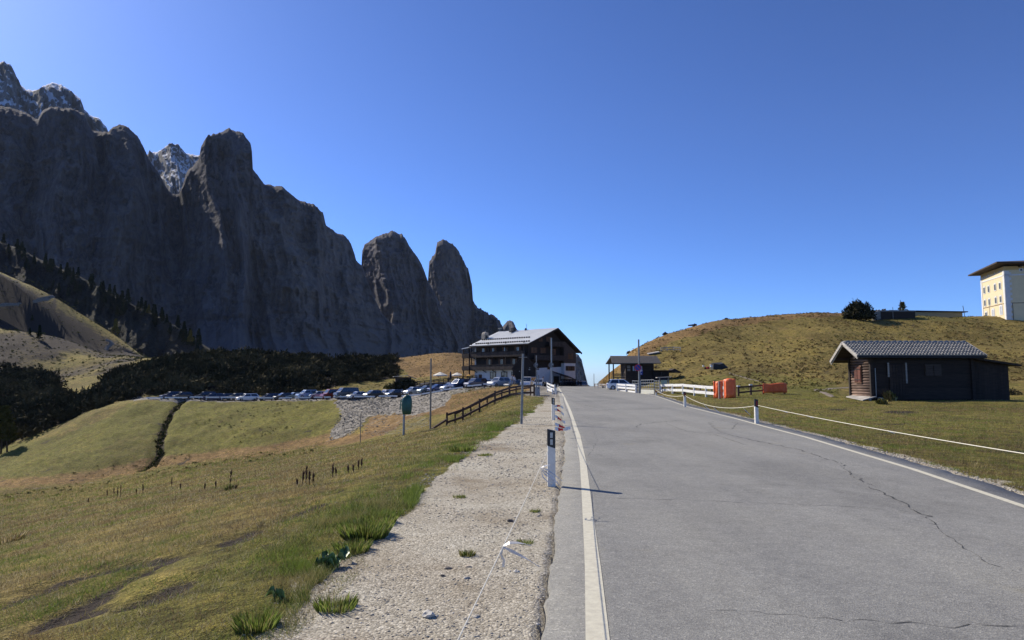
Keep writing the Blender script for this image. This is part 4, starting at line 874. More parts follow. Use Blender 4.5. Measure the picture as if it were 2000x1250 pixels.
def chalet():
    rz = math.atan2(.713, .701); t = thing('chalet', 'large dark timber alpine inn with pale metal roof at the top of the pass', 'inn', (3.2, 130, 0), rz)
    W0, W1, L0, L1 = 1.3, 14.7, 1.5, 16.2
    # walls
    b = MB(); b.box((W0+W1)/2, (L0+L1)/2, 1.3, W1-W0, L1-L0, 5.2); b.obj('plaster_wall', MPL, t)
    b = MB(); prof = [(W0, 3.3), (W1, 3.9), (W1, 6.75), (8.54, 10.95), (W0, 8.15)]
    b.prism([(x, z) for x, z in prof], L0-.05, L1+.05); o = b.obj('timber_wall', MDW, t)
    b = MB(); b.box(12.9, L0-.45, 1.9, 3.55, .9, 5.2); b.obj('plaster_bay', MPL, t)
    b = MB(); b.prism([(11.05, 4.5), (14.75, 4.5), (14.75, 6.7), (11.05, 9.0)], L0-1.0, L0-.06); b.obj('timber_bay', MDW2, t)
    b = MB(); b.box(12.9, L0-.5, .3, 3.7, 1.06, 2.0); b.box(6, L0-.06, -.1, 9.2, .12, 1.4); b.obj('stone_plinth', MSTW, t)
    # roof: two slopes, thick, with dark fascia
    def slope(x0, z0, x1, z1, nm, y0=0, y1=17, th=.16):
        b = MB(); b.add([(x0, y0, z0), (x1, y0, z1), (x1, y1, z1), (x0, y1, z0), (x0, y0, z0+th), (x1, y0, z1+th), (x1, y1, z1+th), (x0, y1, z0+th)], [(3, 2, 1, 0), (4, 5, 6, 7), (0, 1, 5, 4), (1, 2, 6, 5), (2, 3, 7, 6), (3, 0, 4, 7)]); return b
    ro = slope(0, 8.0, 8.54, 11.35, 'roof').obj('roof', MZINC, t); slope(8.545, 11.35, 16, 6.6, 'roof').obj('roof', MDW, t)
    for k in range(29):
        y = .3+k*.575; b = MB(); b.beam((0.0, y, 8.17), (8.5, y, 11.52), .03, .05); b.obj('seam', MZINC, ro)
    for x, n in ((.7, 25), (3.1, 22)):
        for k in range(n):
            y = .6+k*(15.6/n) if n > 22 else 2.8+k*.64
            b = MB(); z = 8.16+x*.392; b.box(x, y, z+.14, .16, .34, .28); b.obj('snow_guard', MBLACK, ro)
    b = MB(); b.beam((-.05, -.03, 7.93), (8.6, -.03, 11.33), .08, .34); b.beam((8.48, -.031, 11.33), (16.05, -.031, 6.5), .08, .36); b.beam((-.06, 0, 7.95), (-.06, 17, 7.95), .1, .25)
    b.obj('fascia', MDW, t)
    for y in (3, 7, 11, 15):
        for x0, z0, x1, z1 in ((.1, 7.9, W0, 8.2), (W1, 7.2, 15.8, 6.55)):
            b = MB(); b.beam((x0, y, z0), (x1, y, z1), .16, .2); b.obj('rafter', MDW, t)
    b = MB(); b.add([(0, 17, 7.95), (4.2, 17, 9.2), (3.8, 19.4, 8.3), (0, 19.4, 7.62), (0, 17, 7.8), (4.2, 17, 9.05), (3.8, 19.4, 8.15), (0, 19.4, 7.47)], [(0, 1, 2, 3), (7, 6, 5, 4), (0, 3, 7, 4), (1, 0, 4, 5), (2, 1, 5, 6), (3, 2, 6, 7)]); b.obj('porch_roof', MZINC, t)
    for x, y in ((.3, 17.2), (.3, 19.1)):
        b = MB(); b.box(x, y, 4.3, .2, .2, 6.6); b.obj('porch_post', MDW, t)
    for z in (3.2, 5.8):
        b = MB(); b.box(1.2, 18.2, z+.3, 2.3, 2.2, .9); b.obj('porch_balcony', MDW, t)
    b = MB(); b.box(2.9, 16.6, 3.9, 2.6, .8, 7.4); b.obj('plaster_end', MPL, t)
    # balconies on the long side, floor slab plus rail boards
    for z in (3.15, 5.75):
        b = MB(); b.box(.75, 9.1, z, 1.1, 15.6, .14); fl = b.obj('balcony', MDW, t)
        for k in range(39):
            b = MB(); b.box(.24, 1.5+k*.4, z+.52, .05, .36, .86); b.obj('rail_board', MDW2, fl)
        b = MB(); b.box(.22, 9.1, z+1.0, .12, 15.7, .1); b.obj('handrail', MDW, fl)
        for k in range(6):
            b = MB(); b.beam((W0, 2+k*2.8, z-.55), (.3, 2+k*2.8, z-.05), .12, .14); b.obj('bracket', MDW, fl)
    for k in range(4):
        b = MB(); b.box(.32, 1.6+k*5, 6.2, .16, .16, 5.0+.02*k); b.obj('gallery_post', MDW, t)
    # long-side windows: local frame where outward is -x  -> rotate plane
    def LW(y, z): return Matrix.Translation((W0-.03, y, z)) @ Matrix.Rotation(-math.pi/2, 4, 'Z')
    mg2 = pm('sky_reflecting_glass', (.10, .14, .2), (.05, .07, .1), 1.5, .05, spec=1.0)
    for y in (4.1, 7.6, 11.0, 14.0): win(t, LW(y, 7.15), .85, .95, glass=mg2)
    for y in (5.2, 8.6, 12.2): win(t, LW(y, 4.65), .85, 1.3)
    for y in (7.9, 11.1, 5.0): win(t, LW(y, 2.05), 1.7, 1.35, MDW, False)
    b = MB(); b.box(W0-.05, 14.9, 1.6, .08, .9, 1.2); b.obj('door', MSH, t)
    # gable windows, outward is -y
    def GW(x, z, y=L0-.02): return Matrix.Translation((x, y, z))
    for x, z, w_, h in ((3.0, 6.9, .8, 1.0), (5.6, 6.9, .8, 1.0), (8.6, 6.7, .8, 1.1), (7.4, 9.2, .8, .9), (4.9, 9, .5, .6)): win(t, GW(x, z, L0-.06), w_, h)
    win(t, GW(12.9, 5.9, L0-1.0), .8, 1.1); win(t, GW(7.3, 3.75), .7, 1.1, MDW, False)
    for k in range(4): win(t, GW(11.85+k*.72, 3.45, L0-.92), .62, .95, MSH if k % 2 else MDW, False)
    for k in range(4):
        win(t, GW(11.7+k*.8, .35, L0-1.06), .55, .9, MDW, False)
    for (x0, x1, z) in ((2.0, 10.9, 5.0), (6.3, 10.9, 7.75)):
        b = MB(); b.box((x0+x1)/2, L0-.6, z, x1-x0, 1.1, .14); fl = b.obj('balcony', MDW, t)
        n = int((x1-x0)/.4)
        for k in range(n):
            b = MB(); b.box(x0+.2+k*(x1-x0)/n, L0-1.13, z+.5, .35, .05, .86); b.obj('rail_board', MDW2, fl)
        b = MB(); b.box((x0+x1)/2, L0-1.15, z+.97, x1-x0, .1, .1); b.obj('handrail', MDW, fl)
    b = MB(); b.box(10.85, L0-.55, 6.6, .2, 1.1, 4.2); b.obj('partition', MDW, t)
    # entrance canopy and door
    b = MB(); b.add([(8.0, L0-2.6, 2.1), (12.2, L0-2.6, 1.35), (12.2, L0-1.1, 1.9), (8.0, L0-.06, 3.0), (8.0, L0-2.6, 1.98), (12.2, L0-2.6, 1.23), (12.2, L0-1.1, 1.78), (8.0, L0-.06, 2.88)], [(0, 1, 2, 3), (7, 6, 5, 4), (0, 4, 5, 1), (1, 5, 6, 2), (2, 6, 7, 3), (3, 7, 4, 0)]); ca = b.obj('canopy', MDW, t)
    for x in (8.1, 12.0):
        b = MB(); b.box(x, L0-2.4, .5, .14, .14, 3.0 if x < 9 else 1.6); b.obj('post', MDW, ca)
    b = MB(); b.box(9.6, L0-.06, .7, 1.6, .1, 2.3); b.obj('door', MBLACK, t)
    b = MB(); b.box(15.0, L0+.4, 3.1, .7, .5, .7); b.obj('flower_box', MBLACK, t)
    # chimneys and aerials
    b = MB(); b.box(4.0, 16.4, 9.0, 1.25, 1.0, 3.2); ch = b.obj('stone_chimney', pm('chimney_stone', (.36, .32, .27), (.2, .18, .15), 3, .9, .6, .04, 8), t)
    b = MB(); b.cyl((4.0, 15.95, 10.55), .63, .9, 14, ax='y'); b.obj('arched_cap', ch.data.materials[0], ch)
    b = MB(); b.box(3.9, 15.86, 10.15, .5, .1, .6); b.obj('flue', MBLACK, ch); b = MB(); b.tube([(4, 16.4, 11), (4, 16.4, 11.5)], [.08, .03], 6); b.obj('finial', MCONC, ch)
    b = MB(); b.box(7.9, 11.8, 11.6, .8, .7, .9); b.box(7.3, 11.6, 11.2, 1.3, .6, .25); b.obj('metal_chimney', MBLACK, t)
    b = MB(); b.tube([(8.6, 8.7, 11.3), (8.6, 8.7, 12.75)], .035, 6); b.obj('aerial', MBLACK, t)
    b = MB(); b.cyl((8.3, 8.6, 11.5), .38, .12, 12, .2, 'y'); b.obj('dish', MBLACK, t)
    b = MB(); b.tube([(8.54, 16.6, 11.4), (8.54, 16.6, 12.3)], .04, 6); b.beam((8.2, 15.7, 12.2), (8.9, 17.4, 12.2), .25, .1); b.obj('roof_lamp', MGAL, t)
    return t
chalet()
# dark A-shaped wooden kiosk in front of the chalet
t = thing('wooden_kiosk', 'dark timber kiosk with a steep pointed gable standing before the inn corner', 'kiosk', at(1023, 755, 121), 0)
w_, h0, h1 = 1.95, 3.3, 5.9
b = MB(); b.prism([(-w_, -.6), (w_+.2, -.6), (w_+.2, h0), (0, h1-.15), (-w_, h0)], 0, 3.2); kw = b.obj('wall', MDW, t)
b = MB(); b.beam((-w_-.15, -.2, h0-.25), (.02, -.2, h1), .1, .16); b.beam((w_+.35, -.2, h0-.25), (-.02, -.2, h1), .1, .16); b.obj('bargeboard', MDW2, t)
for s in (-1, 1):
    b = MB(); e = w_+.25; b.add([(s*e, -.15, h0-.3), (0, -.15, h1), (0, 3.4, h1), (s*e, 3.4, h0-.3), (s*e, -.15, h0-.2), (0, -.15, h1+.1), (0, 3.4, h1+.1), (s*e, 3.4, h0-.2)], [(0, 1, 2, 3), (7, 6, 5, 4), (0, 4, 5, 1), (1, 5, 6, 2), (2, 6, 7, 3), (3, 7, 4, 0)]); b.obj('roof', MDW, t)
for x, z, s in ((-.75, 2.7, .12), (1.0, 3.0, .16), (1.05, 3.3, .1)):
    b = MB(); b.box(x, -.03, z, s*1.6, .05, s); b.obj('plate', MCONC, t)
for k in range(10):
    b = MB(); b.box(-1.75+k*.39, -.02, 1.4, .36, .03, 3.9); b.obj('board', MDW, t)
# terrace of the inn
def terrace():
    a = onground(812, 140); c = onground(932, 136.5); t = thing('terrace', 'raised dark stone terrace with wooden railing left of the inn', 'terrace', (a.x, a.y, 0))
    L = c.x-a.x; b = MB(); b.add([(0, 0, -3), (L, -3.5, -3), (L, 9, -3), (0, 9, -3), (0, 0, -.2), (L*.25, -.9, .35), (L, -3.5, 1.05), (L, 9, 1.05), (0, 9, .4)], [(0, 1, 6, 5, 4), (1, 2, 7, 6), (2, 3, 8, 7), (3, 0, 4, 8), (4, 5, 6, 7, 8)]); b.obj('retaining_wall', MSTW, t)
    for k in range(14):
        f = k/13; x = L*f; y = -3.5*f-.06; z = -.2+1.25*min(1, f*1.15); b = MB(); b.box(x, y, z+.35, .12, .12, 1.2); b.obj('post', MDW, t)
        if k < 13:
            f2 = (k+1)/13; z2 = -.2+1.25*min(1, f2*1.15)
            for dz in (.25, .55, .85):
                b = MB(); b.beam((x, y-.07, z+dz), (L*f2, -3.5*f2-.13, z2+dz), .05, .16); b.obj('rail', MDW2, t)
    b = MB()
    for k in range(3): b.box(1.7, -.6-.12*k, -1.3+k*.45, 3.8, .2, .16)
    b.box(1.7, -.55, -1.9, 3.9, .2, .6); b.box(4.4, -1.0, -.6, 2.2, .3, 1.3); b.obj('concrete_block', MCONC, t)
terrace()
# parasols on the terrace
MCREAM = pm('cream_canvas', (.78, .72, .6), (.68, .62, .5), 2, .8); MYEL = pm('yellow_canvas', (.75, .42, .08), (.6, .33, .06), 2, .8); MNAVY = pm('navy_canvas', (.02, .022, .05), None, 2, .8)
def parasol(label, px, Y, r, ztop, m, closed=False, m2=None):
    p = at(px, 740, Y); t = thing('parasol', label, 'parasol', (p.x, Y, 0), 0, 'parasols on the inn terrace'); b = MB(); b.tube([(0, 0, .6), (0, 0, ztop)], .04, 6); b.obj('pole', MGW, t); b = MB()
    if closed: b.tube([(0, 0, ztop-1.7), (0, 0, ztop-1.2), (0, 0, ztop-.3), (0, 0, ztop)], [.16, .26, .16, .03], 8)
    else:
        n = 8; vs = [(0, 0, ztop)]+[(r*math.cos(i*math.pi/4+.3), r*math.sin(i*math.pi/4+.3), ztop-r*.42) for i in range(n)]+[(r*math.cos(i*math.pi/4+.3), r*math.sin(i*math.pi/4+.3), ztop-r*.42-.2) for i in range(n)]
        b.add(vs, [(0, 1+i, 1+(i+1) % n) for i in range(n)]+[(1+i, 9+i, 9+(i+1) % n, 1+(i+1) % n) for i in range(n)])
    b.obj('canopy', m, t)
parasol('open cream parasol standing furthest left on the terrace', 860, 143, 1.55, 2.75, MCREAM)
parasol('closed navy parasol between the two cream ones', 880, 141, .3, 2.9, MNAVY, True)
parasol('open cream parasol in the middle of the terrace', 893, 144, 1.3, 2.65, MCREAM)
parasol('closed yellow parasol next to the middle cream one', 904, 140, .3, 2.6, MYEL, True)
parasol('open yellow and orange parasol against the inn wall', 916, 142, .95, 2.2, MYEL)
# grey-roofed little shed on the bank, white tank
p = onground(789, 158); p.z += .1
t = thing('small_shed', 'little dark shed with pale flat roof half hidden on the bank left of the inn', 'shed', p, .25)
b = MB(); b.box(0, 1, .5, 3.6, 2, 2.2); b.obj('wall', MDW2, t); b = MB(); b.add([(-2.3, -.5, 1.75), (1.0, -.5, 2.0), (3.0, -.3, 1.3), (3.0, 2.3, 1.3), (1.0, 2.3, 2.0), (-2.3, 2.3, 1.75), (-2.3, -.5, 1.65), (1.0, -.5, 1.88), (3.0, -.3, 1.18), (3.0, 2.3, 1.18), (1.0, 2.3, 1.88), (-2.3, 2.3, 1.65)], [(0, 1, 4, 5), (1, 2, 3, 4), (6, 11, 10, 7), (7, 10, 9, 8), (0, 6, 7, 1), (1, 7, 8, 2), (2, 8, 9, 3), (5, 4, 10, 11), (0, 5, 11, 6), (4, 3, 9, 10)]); b.obj('roof', MGW, t)
p = onground(764, 151.5); t = thing('tank', 'white rounded tank lying on the grassy bank above the cars', 'tank', p+Vector((0, 0, .35)), .3)
b = MB(); b.tube([(-.6, 0, .3), (-.52, 0, .3), (-.3, 0, .3), (.3, 0, .3), (.52, 0, .3), (.6, 0, .3)], [.1, .3, .38, .38, .3, .1], 12); b.obj('body', MWH, t, True); b = MB(); b.box(-.35, 0, -.15, .1, .5, .5); b.box(.35, 0, -.15, .1, .5, .5); b.obj('leg', MGAL, t)

# ---------------------------------------------------------------- hut with tiled roof
def hut():
    gz = -.05; t = thing('wooden_hut', 'low dark log hut with grey tiled roof in the right meadow', 'hut', (26.3, 50, gz)); E = 3.23-gz
    L = 7.25; D = 3.0
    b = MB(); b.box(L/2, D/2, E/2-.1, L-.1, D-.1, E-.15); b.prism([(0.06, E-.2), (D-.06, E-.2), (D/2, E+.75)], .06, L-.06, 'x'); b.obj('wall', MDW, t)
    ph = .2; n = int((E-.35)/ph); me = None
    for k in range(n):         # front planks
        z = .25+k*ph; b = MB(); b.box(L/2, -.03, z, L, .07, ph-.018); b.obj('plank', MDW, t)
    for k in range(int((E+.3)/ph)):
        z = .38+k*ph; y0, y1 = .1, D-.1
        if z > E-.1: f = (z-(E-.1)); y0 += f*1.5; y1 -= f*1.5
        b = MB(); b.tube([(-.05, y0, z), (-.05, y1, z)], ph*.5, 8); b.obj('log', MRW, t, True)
    # left end shutter window
    o = MB(); o.box(-.2, 1.62, 1.95, .06, .98, 1.35); wd = o.obj('window', MSH, t)
    for y in (1.38, 1.86):
        b = MB(); b.box(-.25, y, 1.95, .05, .42, 1.1); b.obj('shutter', wood('red_shutter', (.14, .05, .035), (.08, .03, .02)), wd)
    for z in (1.55, 2.35):
        b = MB(); b.box(-.285, 1.62, z, .03, .8, .06); b.obj('strap_hinge', MBLACK, wd)
    # corner posts
    for x, y in ((-.12, -.1), (-.12, D+.0), (L, -.1)):
        b = MB(); b.box(x, y, E/2-.05, .2, .2, E-.1); b.obj('post', MDW, t)
    # front door boards with pale jambs
    o = MB(); o.box(1.75, -.1, 1.55, 1.15, .06, 2.3); d = o.obj('door', MDW, t)
    for k in range(5):
        b = MB(); b.box(1.3+k*.225, -.15, 1.5, .21, .04, 2.3); b.obj('board', MDW, d)
    for x, z0, z1 in ((1.12, 1.75, 2.8), (2.42, 1.3, 2.8)):
        b = MB(); b.box(x, -.15, (z0+z1)/2, .12, .05, z1-z0); b.obj('jamb', MGW, d)
    o = MB(); o.box(4.4, -.1, 2.25, 1.2, .06, .85); wn = o.obj('window', MDW2, t)
    for x in (4.1, 4.7): b = MB(); b.box(x, -.15, 2.22, .52, .05, .75); b.obj('shutter', MDW2, wn)
    # roof slopes
    ex0, ex1 = -1.35, 7.95; yf, zf = -.65, E+.02; yr, zr = 1.5, E+1.03; yb, zb = 3.5, 2.9-gz
    for a, c, nm in (((yf, zf), (yr, zr), 1), ((yr, zr), (yb, zb), 2)):
        b = MB(); (y0, z0), (y1, z1) = a, c
        b.add([(ex0, y0, z0-.1), (ex1, y0, z0-.1), (ex1, y1, z1-.1), (ex0, y1, z1-.1), (ex0, y0, z0), (ex1, y0, z0), (ex1, y1, z1), (ex0, y1, z1)], [(3, 2, 1, 0), (4, 5, 6, 7), (0, 1, 5, 4), (1, 2, 6, 5), (2, 3, 7, 6), (3, 0, 4, 7)]); ro = b.obj('roof', MDW, t)
        # tiles: real courses, joined since each shows only a few pixels
        rows = 8; cols = 40; sl = math.hypot(y1-y0, z1-z0); uy, uz = (y1-y0)/sl, (z1-z0)/sl; s = 1 if nm == 1 else -1
        b = MB(); tw = (ex1-ex0)/cols
        for r in range(rows):
            for c_ in range(cols):
                xx = ex0+(c_+.5)*tw; q0 = r*sl/rows if nm == 1 else sl-r*sl/rows; q1 = q0+s*(sl/rows+.05); off = .075+.03*random.random(); l = .055
                ny, nz = (-uz, uy) if nm == 1 else (-uz, uy)
                def P(x, q, o): return (x, y0+uy*q+ny*o, z0+uz*q+nz*o)
                vs = [P(xx-tw*.48, q0, off-.01), P(xx-tw*.2, q0, off+l), P(xx+tw*.2, q0, off+l), P(xx+tw*.48, q0, off-.01), P(xx-tw*.48, q1, .005), P(xx-tw*.2, q1, .03), P(xx+tw*.2, q1, .03), P(xx+tw*.48, q1, .005), P(xx-tw*.48, q0, .0), P(xx+tw*.48, q0, .0)]
                b.add(vs, [(0, 1, 5, 4), (1, 2, 6, 5), (2, 3, 7, 6), (8, 9, 3, 2, 1, 0)])
        to = b.obj('roof_tiles', MTILE, ro); to['kind'] = 'stuff'
    for k in range(21):
        x = ex0+.05+k*(ex1-ex0-.1)/21; b = MB(); b.tube([(x, yr, zr+.04), (x+.46, yr, zr+.075)], [.11, .125], 8); b.obj('ridge_tile', MTILE, t, True)
    for x in (ex0-.03, ex1+.03):
        for a, c in (((yf-.03, zf-.03), (yr, zr+.02)), ((yr, zr+.02), (yb+.05, zb-.03))):
            b = MB(); b.beam((x, a[0], a[1]), (x, c[0], c[1]), .05, .2); b.obj('bargeboard', MGW, t)
            b = MB(); b.beam((x+(.08 if x < 0 else -.08), a[0]+.1, a[1]-.16), (x+(.08 if x < 0 else -.08), c[0], c[1]-.16), .05, .14); b.obj('inner_bargeboard', MGW, t)
    for y, z in ((.0, E-.1), (yr, zr-.25), (D, E-.15)):
        b = MB(); b.box(-.6, y, z, 1.3, .18, .2); b.obj('purlin', MDW, t)
    b = MB(); b.tube([(ex0, yf-.07, zf-.12), (ex1, yf-.07, zf-.14)], .06, 8); b.obj('gutter', MBLACK, t)
    # lean-to
    b = MB(); b.add([(L+.12, .1, 0), (L+2.75, .1, 0), (L+2.75, 2.8, 0), (L+.12, 2.8, 0), (L+.12, .1, E-.15), (L+2.75, .1, E-.62), (L+2.75, 2.8, E-.62), (L+.12, 2.8, E-.15)], [(3, 2, 1, 0), (4, 5, 6, 7), (0, 1, 5, 4), (1, 2, 6, 5), (2, 3, 7, 6), (3, 0, 4, 7)]); le = b.obj('lean_to', MDW, t)
    for k in range(13):
        x = L+.24+k*.2; h = E-.25-.47*k/13-(.18 if k < 8 else 0); b = MB(); b.box(x, .06, h/2+.02, .185, .05, h-.05); b.obj('board', MDW, le)
    b = MB(); b.add([(L-.1, -.5, E-.07), (L+3.35, -.5, E-.62), (L+3.35, 3, E-.62), (L-.1, 3, E-.07), (L-.1, -.5, E-.2), (L+3.35, -.5, E-.75), (L+3.35, 3, E-.75), (L-.1, 3, E-.2)], [(0, 1, 2, 3), (7, 6, 5, 4), (0, 4, 5, 1), (1, 5, 6, 2), (2, 6, 7, 3), (3, 7, 4, 0)]); b.obj('lean_to_roof', MDW, t)
    # step slab, downpipe, foundation stones
    b = MB(); b.add([(-1.05, -.55, .12), (.05, -.35, .38), (.05, 2.6, .4), (-.7, 2.6, .28), (-1.05, -.55, .05), (.05, -.35, .31), (.05, 2.6, .33), (-.7, 2.6, .21)], [(0, 1, 2, 3), (7, 6, 5, 4), (0, 4, 5, 1), (1, 5, 6, 2), (2, 6, 7, 3), (3, 7, 4, 0)]); b.obj('step_board', MGW, t)
    for x in (-.35, .35): b = MB(); b.box(x, -.2, .05, .14, .14, .5); b.obj('stump', MGW, t)
    b = MB(); b.box(.85, -.25, .12, 1.2, .35, .28); b.obj('foundation_stone', MCONC, t)
    b = MB(); b.tube([(.12, -.22, .3), (.12, -.22, 2.4)], .03, 6); b.obj('chain', MGAL, t)
MTILE = pm('grey_concrete_tile', (.3, .285, .265), (.2, .19, .18), 5, .7, .3, .01, 20, spec=.4)
hut()

# ---------------------------------------------------------------- yellow hotel on the hill
def hotel():
    az = math.atan2(.97, .245); base = 13.5; t = thing('hotel', 'tall pale yellow building with dark roof cut by the right edge of the picture', 'hotel', (105.5, 145, base), az)
    # local x = away along the left face, local y<0 = towards the right face side
    mY = pm('yellow_plaster', (.74, .62, .39), (.68, .57, .36), .8, .9); mO = pm('ochre_plaster', (.62, .42, .17), (.56, .38, .15), .8, .9); T = 25.4-base
    L = 12; Wd = 22
    b = MB(); b.box(L/2, -Wd/2, T/2-1, L, Wd, T+2-1.75); b.obj('wall', mY, t)
    b = MB(); b.box(L/2, -Wd/2, T-.95, L-.02, Wd-.02, 1.75); b.obj('frieze', mO, t)
    b = MB(); b.box(L/2, -Wd/2, T-1.95, L+.14, Wd+.14, .3); b.obj('band', MPL, t); b = MB(); b.box(L/2, -Wd/2, 3.9, L+.1, Wd+.1, .12); b.obj('string_course', MSH, t)
    # corner pilasters and quoins
    for x in (.35, L-.35): b = MB(); b.box(x, .03, T/2-1.3, .7, .08, T+.5); b.obj('pilaster', MPL, t)
    b = MB(); b.box(-.03, -.45, T/2-1.3, .08, .9, T+.5); b.obj('pilaster', MPL, t)
    for k in range(19):
        if k % 2: continue
        b = MB(); b.box(-.05, -1.05, .35+k*.55, .08, .45, .5); b.obj('quoin', MPL, t)
    mGl = pm('hotel_pane', (.2, .22, .22), (.12, .13, .13), 2, .3); mB2 = pm('hotel_blind', (.62, .64, .66), None, 2, .5)
    def hwin(x, z, w_, h, m=mGl, face='L', arch=True):
        M = (Matrix.Translation((x, 0, z)) @ Matrix.Rotation(math.pi, 4, 'Z')) if face == 'L' else (Matrix.Translation((0, x, z)) @ Matrix.Rotation(-math.pi/2, 4, 'Z'))
        b = MB(); b.box(0, -.03, 0, w_+.36, .08, h+.36, M)
        o = b.obj('window', MPL, t); g = MB(); g.box(0, -.085, 0, w_, .05, h, M); g.obj('pane', m, o)
        if arch: a = MB(); a.box(0, -.032, h/2+.26, w_*.7, .08, .18, M); a.obj('arch', MPL, o)
        g = MB(); g.box(0, -.12, 0, .05, .03, h, M); g.obj('mullion', MDW2, o)
    for x in (2.2, 4.6, 7.9, 10.2):
        hwin(x, T-4.0, .8, 1.25); hwin(x, T-6.9, .8, 1.2)
        b = MB(); M = Matrix.Translation((x, 0, T-.95)) @ Matrix.Rotation(math.pi, 4, 'Z'); b.box(0, -.03, 0, .42, .08, .4, M); o = b.obj('vent', MPL, t); b = MB(); b.box(0, -.09, 0, .16, .04, .16, M); b.obj('opening', MBLACK, o)
    hwin(2.3, 2.6, 1.2, 1.7, mB2); hwin(6.3, 2.3, 1.2, 1.6, mB2); hwin(9.9, 2.2, 1.0, 1.2, mGl)
    hwin(-4.9, 2.1, 1.7, 2.1, pm('hotel_big_pane', (.16, .2, .2), None, 2, .2), 'F')
    M = (Matrix.Translation((0, -3.2, T-.95)) @ Matrix.Rotation(-math.pi/2, 4, 'Z')); b = MB(); b.box(0, -.03, 0, .8, .08, .62, M); o = b.obj('vent', MPL, t); b = MB(); b.box(0, -.09, 0, .34, .04, .3, M); b.obj('opening', MBLACK, o)
    # roof with wide eaves, ridge running along the front
    o = 1.7; h = T-.05
    b = MB(); b.add([(-o, 1.9, h+.55), (L+o, 1.9, h-.1), (L+o, -Wd-o, h-.1), (-o, -Wd-o, h-1.0), (-o, 1.9, h+.85), (L+o, 1.9, h+.2), (L+o, -Wd-o, h+.2), (-o, -Wd-o, h-.7), (L/2, -Wd/2, h+2.0)], [(3, 2, 1, 0), (4, 5, 8), (5, 6, 8), (6, 7, 8), (7, 4, 8), (0, 1, 5, 4), (1, 2, 6, 5), (2, 3, 7, 6), (3, 0, 4, 7)]); b.obj('roof', MDW2, t)
    for k in range(5): b = MB(); b.box(-.8, -3+(-k)*4.6+.2, h-.15, 1.5, .25, .35); b.obj('rafter', MDW, t)
    b = MB(); b.tube([(8.0, .1, -1), (8.0, .1, 5.4)], .04, 6); b.obj('downpipe', MGAL, t); b = MB(); b.tube([(-.12, -1.2, 3.9), (-.12, -1.2, -1)], .05, 6); b.obj('downpipe', MBLACK, t)
    # painted capital H and star on the shaded face: built as slightly raised lettering
    mL = pm('sign_letter', (.16, .15, .06), None, 5, .8); Mf = Matrix.Translation((-.02, 0, 0)) @ Matrix.Rotation(-math.pi/2, 4, 'Z')
    def F(x, z, w_, h): b.box(x, -.02, z, w_, .05, h, Mf)
    b = MB(); c = -4.3; cx = 4.3
    for s in (-.33, .33):
        b.box(cx+s, -.02, 7.5, .17, .05, 1.1, Mf); b.box(cx+s, -.021, 8.02, .36, .05, .09, Mf); b.box(cx+s, -.021, 6.98, .36, .05, .09, Mf)
    b.box(cx, -.022, 7.5, .66, .05, .12, Mf); b.obj('letter', mL, t)
    b = MB(); pts = []
    for k in range(10):
        a = math.pi/2+k*math.pi/5; r = .34 if k % 2 == 0 else .14; pts.append((4.6+r*math.cos(a), 8.85+r*math.sin(a)))
    vs = [Mf @ Vector((x, y, z)) for y in (-.05, .02) for x, z in pts]; b.add(vs, [tuple(range(10)), tuple(range(19, 9, -1))]+[(k, 10+k, 10+(k+1) % 10, (k+1) % 10) for k in range(10)]); b.obj('star', mL, t)
hotel()
# long low building and dark container shed on the hilltop
p = at(1740, 626, 156); t = thing('low_building', 'long low ochre building with thin flat roof on the right hilltop', 'outbuilding', (p.x, 156, p.z-1.5))
mO2 = pm('pale_ochre_plaster', (.33, .3, .2), (.27, .25, .17), .8, .9); Lb = 16.2; hb = zpy(607.5, 156)-(p.z-1.5)
b = MB(); b.box(Lb/2+.3, 2.5, hb/2-.1, Lb, 5, hb-.3); b.obj('wall', mO2, t)
b = MB(); b.add([(-.4, -.5, hb-.05), (Lb+1.3, -.5, hb-.3), (Lb+1.3, 5.5, hb-.3), (-.4, 5.5, hb-.05), (-.4, -.5, hb+.2), (Lb+1.3, -.5, hb-.1), (Lb+1.3, 5.5, hb-.1), (-.4, 5.5, hb+.2)], [(3, 2, 1, 0), (4, 5, 6, 7), (0, 1, 5, 4), (1, 2, 6, 5), (2, 3, 7, 6), (3, 0, 4, 7)]); b.obj('roof', MDW, t)
for x, w_, z in ((3.4, 1.9, hb-1.6), (8.6, 2.2, hb-2.2)): win(t, Matrix.Translation((x, 0, z)), w_, 1.2, MPL, False)
b = MB(); b.tube([(.4, -.3, 0), (.4, -.3, hb+.9)], .05, 6); b.tube([(6.3, -.1, 0), (6.3, -.1, hb-.9)], .05, 6); b.obj('downpipe', MDW, t)
b = MB(); b.box(-1.8, 2.2, hb-.35, 3.8, 3, .8); b.obj('annex_wall', pm('red_board', (.25, .06, .04), None, 3, .8), t); b = MB(); b.box(-1.8, 2.2, hb+.12, 4.4, 4, .1); b.obj('annex_roof', MCONC, t)
p = at(1886, 624, 153); b = MB(); b.tube([(0, 0, -.5), (-.45, 0, 3.1)], .06, 6); o = b.obj('leaning_pole', MDW); o.location = p; tag(o, 'thin leaning pole at the right end of the low ochre building', 'pole')
p = onground(1712, 140); t = thing('storage_shed', 'dark shed with grey plank end wall beside the round bush', 'shed', p+Vector((0, 0, -.3)), -.03)
b = MB(); b.box(4.7, 1.5, 1.25, 6.9, 3, 2.0); b.obj('wall', MDW, t); b = MB(); b.box(4.6, 1.5, 2.3, 7.4, 3.4, .12); b.obj('roof', MGAL, t)
for k in range(7):
    b = MB(); b.beam((-.2, -.05+.004*k, .45+k*.26), (1.1, -.05+.004*k, .75+k*.26), .03, .16); b.obj('plank', MGW, t)
